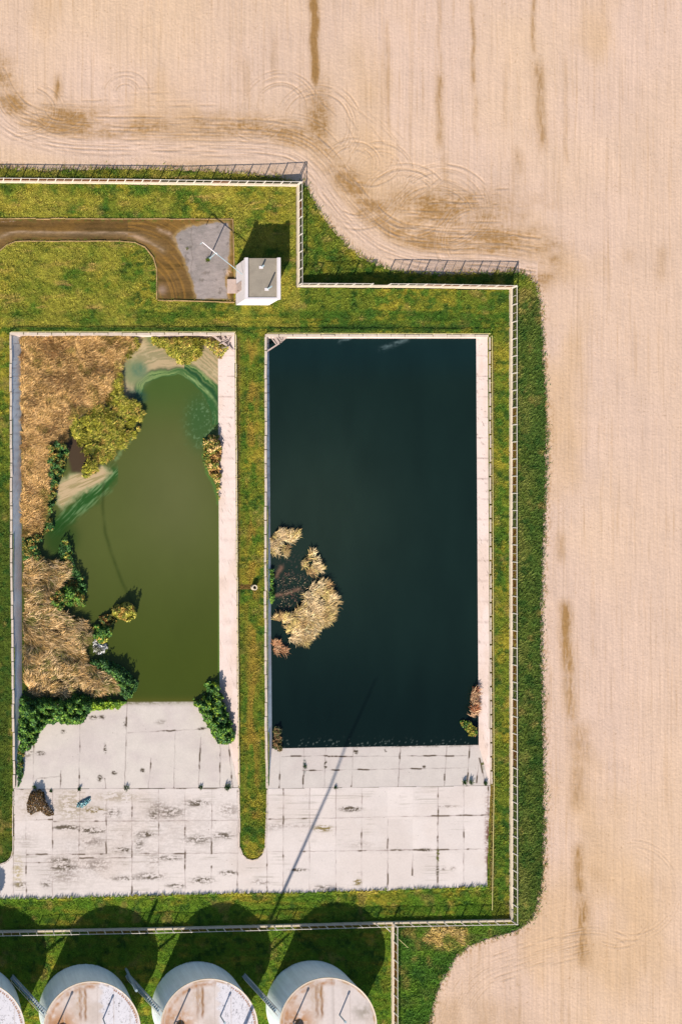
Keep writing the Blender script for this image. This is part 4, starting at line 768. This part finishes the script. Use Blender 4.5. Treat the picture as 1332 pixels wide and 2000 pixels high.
shrub('shrub', 'rounded yellow-green bush at the tip of the islet in the green water', [(222, 1194), (232, 1183), (240, 1176), (254, 1180), (269, 1188), (267, 1202), (254, 1215), (238, 1212), (226, 1207)], zL, 1.7, YG, 1.3, (.08, .17), 49, ga, gain=1.8)
shrub('shrub', 'small orange-topped bush in the middle of the islet', [(194, 1206), (208, 1200), (226, 1204), (230, 1214), (212, 1224), (196, 1222)], zL, 1.1, MX+[(160, 110, 60)], 1.3, (.07, .15), 50, ga, gain=1.9)
shrub('shrub', 'leafy green bush where the islet joins the bank', [(184, 1226), (200, 1218), (218, 1222), (220, 1236), (214, 1250), (202, 1258), (188, 1256), (180, 1240)], zL, 1.3, YG+GR, 1.3, (.08, .16), 51, ga)
shrub('flowering_weed', 'whitish seed heads drifted together beside the islet', [(182, 1250), (190, 1246), (200, 1254), (212, 1264), (206, 1276), (192, 1280), (181, 1268)], zL, .7, [(226, 222, 216), (200, 200, 196), (240, 236, 230), (110, 110, 90)], .8, (.09, .2), 52, ga, gain=1.3, cat='weeds')
shrub('shrub', 'dark green scrub along the lower bank, next to the flattened reeds', [(176, 1296), (200, 1286), (220, 1296), (246, 1306), (262, 1322), (272, 1336), (262, 1356), (248, 1368), (232, 1352), (226, 1334), (204, 1314)], zL, 1.5, DG, 1.2, (.09, .18), 53, ga)
shrub('shrub', 'bright green scrub creeping over the edge of the ramp', [(176, 1362), (214, 1362), (246, 1366), (248, 1372), (232, 1384), (196, 1388), (176, 1384)], -1.6, 1.0, [(120, 140, 36), (98, 124, 38), (70, 98, 36)], 1.3, (.08, .16), 54, ga)
shrub('shrub', 'large dark green scrub patch at the low corner of the ramp and side slab', [(44, 1352), (66, 1362), (110, 1364), (150, 1354), (180, 1360), (176, 1390), (160, 1410), (132, 1418), (112, 1408), (90, 1414), (76, 1436), (66, 1456), (42, 1466), (36, 1440), (37, 1400)], -1.7, 1.9, DG+GR+GR, 1.3, (.1, .2), 55, ga)
shrub('shrub', 'thin dark weeds trailing up the edge of the ramp under the shaded slab', [(36, 1462), (48, 1466), (48, 1500), (42, 1522), (35, 1534), (33, 1500)], -.9, .7, DG+[(120, 110, 50)], 1.1, (.08, .15), 56, ga)
shrub('shrub', 'dense bright green bush on the ramp against the sunlit side slab', [(380, 1366), (396, 1372), (398, 1340), (406, 1326), (424, 1330), (432, 1350), (438, 1376), (448, 1404), (454, 1428), (448, 1448), (432, 1452), (418, 1440), (406, 1420), (396, 1396), (384, 1380)], -1.6, 1.9, GR+DG+[(120, 140, 40)], 1.4, (.1, .2), 57, ga)
shrub('sedge', 'tan and green sedge tuft clinging to the sunlit side of the green basin', [(400, 860), (412, 850), (430, 848), (433, 880), (431, 940), (430, 978), (422, 940), (410, 918), (399, 896)], zL, 1.3, [(176, 136, 80), (150, 132, 58), (84, 104, 40), (200, 166, 104)], 1.1, (.07, .16), 58, ga, cat='sedge', gain=1.8)
reeds('reed_clump', 'straw-coloured reed clump nearest the head of the dark basin', [(530, 1042), (546, 1036), (566, 1040), (586, 1036), (580, 1054), (564, 1062), (560, 1082), (546, 1086), (530, 1080)], zR, .9, IV, .8, (.8, 1.45), group=gb, dirseed=61, pit=.43, gain=1.75, wd=(.025, .055))
reeds('reed_clump', 'ragged pale reed clump out in the dark water, away from the kerb', [(600, 1080), (614, 1074), (622, 1094), (622, 1104), (632, 1112), (624, 1120), (604, 1124), (594, 1112), (588, 1100), (600, 1092)], zR, .9, IV, .7, (.9, 1.45), group=gb, dirseed=67, pit=.46, gain=1.7)
reeds('reed_bed', 'large oval island of straw-coloured reeds in the dark basin', [(596, 1160), (614, 1140), (634, 1134), (648, 1152), (662, 1170), (660, 1190), (652, 1206), (640, 1222), (624, 1226), (610, 1246), (598, 1258), (566, 1250), (560, 1236), (544, 1216), (534, 1204), (548, 1200), (566, 1204), (578, 1186), (594, 1174)], zR, 1.0, IV, .85, (.8, 1.45), group=gb, dirseed=71, pit=.42, gain=1.75, wd=(.025, .055))
reeds('reed_clump', 'small reddish reed tuft by the kerb, below the reed island', [(532, 1254), (546, 1250), (550, 1266), (562, 1272), (556, 1280), (538, 1278), (534, 1266)], zR, .8, [(190, 136, 96), (210, 166, 124), (150, 104, 70)], .8, (.8, 1.4), group=gb, dirseed=73, pit=.44)
reeds('reed_wisps', 'sparse dark reed wisps between the kerb and the reed island', [(540, 1130), (560, 1110), (590, 1124), (612, 1134), (596, 1156), (566, 1190), (540, 1200)], zR, .25, [(96, 84, 70), (150, 130, 104), (70, 84, 60), (140, 100, 84)], .06, (.9, 1.45), (.03, .06), group=gb, dirseed=75)['kind'] = 'stuff'
shrub('weed_clump', 'green weeds growing out of the joint below the kerb of the dark basin', [(526, 1112), (534, 1112), (537, 1140), (538, 1166), (532, 1180), (526, 1176)], zR, .9, GR, 1.2, (.07, .14), 76, gb, cat='weeds')
reeds('reed_clump', 'narrow rusty reed strip against the fence side slab of the dark basin', [(919, 1342), (931, 1340), (933, 1400), (922, 1400), (920, 1370)], zR, 1.0, [(190, 140, 100), (216, 176, 134), (150, 92, 60)], 1.0, (.6, 1.3), group=gb, dirseed=77, pit=.45)
shrub('weed_clump', 'yellow-green weeds at the waterline corner next to the ramp of the dark basin', [(902, 1410), (912, 1408), (924, 1412), (934, 1422), (934, 1442), (920, 1440), (912, 1424)], zR, .9, YG+GR+[(150, 100, 60)], 1.2, (.07, .15), 78, gb, cat='weeds', gain=1.6)
shrub('weed_clump', 'brownish weed tuft at the waterline near the middle grass strip', [(536, 1422), (547, 1418), (552, 1426), (549, 1440), (553, 1458), (546, 1468), (535, 1464), (536, 1440)], zR, .7, [(96, 92, 50), (134, 104, 70), (80, 88, 48), (120, 112, 80)], 1.1, (.07, .15), 79, gb, cat='weeds', gain=1.7)
reeds('dry_grass', 'patch of straw-yellow dry grass in the weedy corner outside the fence', [(822, 1826), (850, 1812), (900, 1812), (912, 1822), (908, 1846), (880, 1858), (858, 1852), (836, 1846), (824, 1838)], -.6, .5, [(206, 172, 96), (214, 184, 116), (180, 156, 76), (140, 140, 56), (120, 130, 50)], .5, (.5, 1.3), dirseed=81, cat='grass')
# single weeds
gw = 'weeds growing from the concrete joints'
def weed(x, y, r, hgt, label, cols=DG, zb=.02, grp=gw, n=70):
    a = R.uniform(0, 6.283, n); q = np.sqrt(R.uniform(0, 1, n))*r; X = x+q*np.cos(a); Y = y+q*np.sin(a)
    col = alb(np.array(cols, float)[R.randint(0, len(cols), n)])*R.uniform(.8, 1.5, (n, 1))
    tag(blades('weed', W(X, Y, np.full(n, zb)), hgt*.75*R.uniform(.5, 1.1, n), R.uniform(0, 6.283, n), R.uniform(.1, 1.0, n), R.uniform(.03, .06, n), col, M['blade']), label, 'weed', grp)
weed(406, 508, 3.5, .5, 'bright green weed tuft at the foot of the filling arm', [(150, 160, 40), (120, 140, 40), (90, 110, 40)], grp=None)
weed(366, 486, 3, .2, 'small pale weed patch on the grey pad away from the filling arm', [(150, 150, 70), (130, 140, 60)], grp=None, n=30)
weed(68, 1537, 3, .5, 'weed in the ramp joint just above the reed heap'); weed(155, 1541, 3.2, .45, 'weed in the ramp joint just above the blue plastic heap'); weed(247, 1539, 5, .4, 'wide weed tuft at the foot of the left ramp, near its middle')
weed(392, 1538, 4, .35, 'low weed row at the foot of the left ramp, left of the last one'); weed(444, 1537, 6, .5, 'broadest weed tuft, at the foot of the left ramp beside the grass strip', n=120)
weed(100, 1545, 2.4, .3, 'small weed on the yard right of the reed heap'); weed(655, 1538, 2.6, .35, 'weed in the joint at the foot of the right ramp, beside the mast shadow'); weed(906, 1528, 3.2, .5, 'left one of two weeds near the corner of the right ramp'); weed(919, 1528, 4, .45, 'dark green weed tuft near the corner of the right ramp')
weed(947, 1530, 3, .4, 'weed at the corner of the right ramp, closest to the fence'); weed(595, 1497, 2.6, .4, 'weed in a joint halfway up the right ramp', zb=-.45)
# ragged long grass hanging over the yard edge
n = 2600; X = R.uniform(-40, 950, n); Y = np.interp(X, [-40, 100, 250, 420, 560, 760, 951], [1757, 1756, 1752, 1747, 1746, 1740, 1733])+R.uniform(-1, 4, n)
tag(blades('grass', W(X, Y, np.full(n, -.05)), R.uniform(.25, .6, n)*(.5+fbm(X/20, Y/20, 91)), R.normal(1.57, .8, n), R.uniform(.3, 1.1, n), R.uniform(.04, .09, n), turf_col(X, Y)*1.4, M['blade']), 'longer grass fringe leaning over the near edge of the concrete yard', 'grass', kind='stuff')
n = 1500; k = R.randint(0, len(VERGE)-12, n); q = R.uniform(0, 1, n); V = np.array(VERGE[1:46], float); seg = np.hypot(*np.diff(V, axis=0).T); cs = np.concatenate([[0], np.cumsum(seg)]); q = R.uniform(700, cs[-1], n)
X = np.interp(q, cs, V[:, 0])+R.normal(0, 4, n); Y = np.interp(q, cs, V[:, 1])+R.normal(0, 4, n); ok = ~inside(X, Y, COMP); X, Y = X[ok], Y[ok]; n = len(X)
tag(blades('weeds', W(X, Y, terr(X, Y)-.1), R.uniform(.2, .5, n)*(.4+fbm(X/16, Y/16, 93)), R.uniform(0, 6.28, n), R.uniform(.2, 1.0, n), R.uniform(.05, .1, n), mix(turf_col(X, Y), alb((70, 98, 40)), np.full(n, .5))*1.5, M['blade']), 'ragged dark weeds along the edge between verge and ploughed field', 'weeds', kind='stuff')
t = thing('tree', 'young leafy tree outside the left edge, shading the corner of the yard', 'tree', w(-46, 1800))
mb = MB(); mb.tube([w(-46, 1800, -.1), w(-46, 1800, 1.5), w(-45, 1799, 2.8)], [.1, .08, .04], 8); mb.build('trunk', M['wood'], t)
n = 2600; q = R.normal(size=(n, 3)); q = q/np.linalg.norm(q, axis=1)[:, None]*(R.uniform(.2, 1, n)**.4)[:, None]*np.array([1.25, 1.35, 1.1]); q = q[fbm(q[:, 0]*2+9, q[:, 1]*2+q[:, 2]*2, 97) > .4]
o = leaves('crown', q+np.array([0, 0, 3.0]), R.uniform(.08, .18, len(q)), alb(np.array(GR, float)[R.randint(0, 5, len(q))])*1.3, M['leaf']); o.parent = t
# ------------------------------------------------------------------ light, sky, camera
EL = math.radians(31.5); hx, hy = 0.411, 0.912; nn = math.hypot(hx, hy); hx, hy = hx/nn, hy/nn
sun = bpy.data.lights.new('sun', 'SUN'); sun.energy = 4.6; sun.angle = math.radians(.5); sun.color = (1, .93, .85)
so = bpy.data.objects.new('sun', sun); C.objects.link(so); dvec = Vector((hx*math.cos(EL), hy*math.cos(EL), -math.sin(EL))); so.rotation_euler = dvec.to_track_quat('-Z', 'Y').to_euler(); so.location = (30, -40, 60)
wd = bpy.data.worlds.new('World'); bpy.context.scene.world = wd; wd.use_nodes = True; nt = wd.node_tree
sk = nt.nodes.new('ShaderNodeTexSky'); sk.sky_type = 'NISHITA'; sk.sun_disc = False; sk.sun_elevation = EL; sk.sun_rotation = math.atan2(-hx, -hy) % (2*math.pi)
bg = nt.nodes['Background']; nt.links.new(sk.outputs[0], bg.inputs[0]); bg.inputs[1].default_value = .082; sk.ozone_density = 2.5
cam = bpy.data.cameras.new('camera'); co_ = bpy.data.objects.new('camera', cam); C.objects.link(co_); co_.location = (0, 0, H); co_.rotation_euler = (0, 0, 0)
cam.sensor_fit = 'AUTO'; cam.sensor_width = 36; cam.lens = 36*(H/S)/2000; cam.shift_x = (666-VX)/2000; cam.shift_y = 0; cam.clip_end = 3000; cam.clip_start = 1
sc = bpy.context.scene; sc.camera = co_; sc.view_settings.view_transform = 'Standard'; sc.view_settings.look = 'None'; sc.view_settings.gamma = 1; sc.view_settings.exposure = .91
sc.cycles.max_bounces = 5; sc.cycles.diffuse_bounces = 3; sc.cycles.transparent_max_bounces = 8
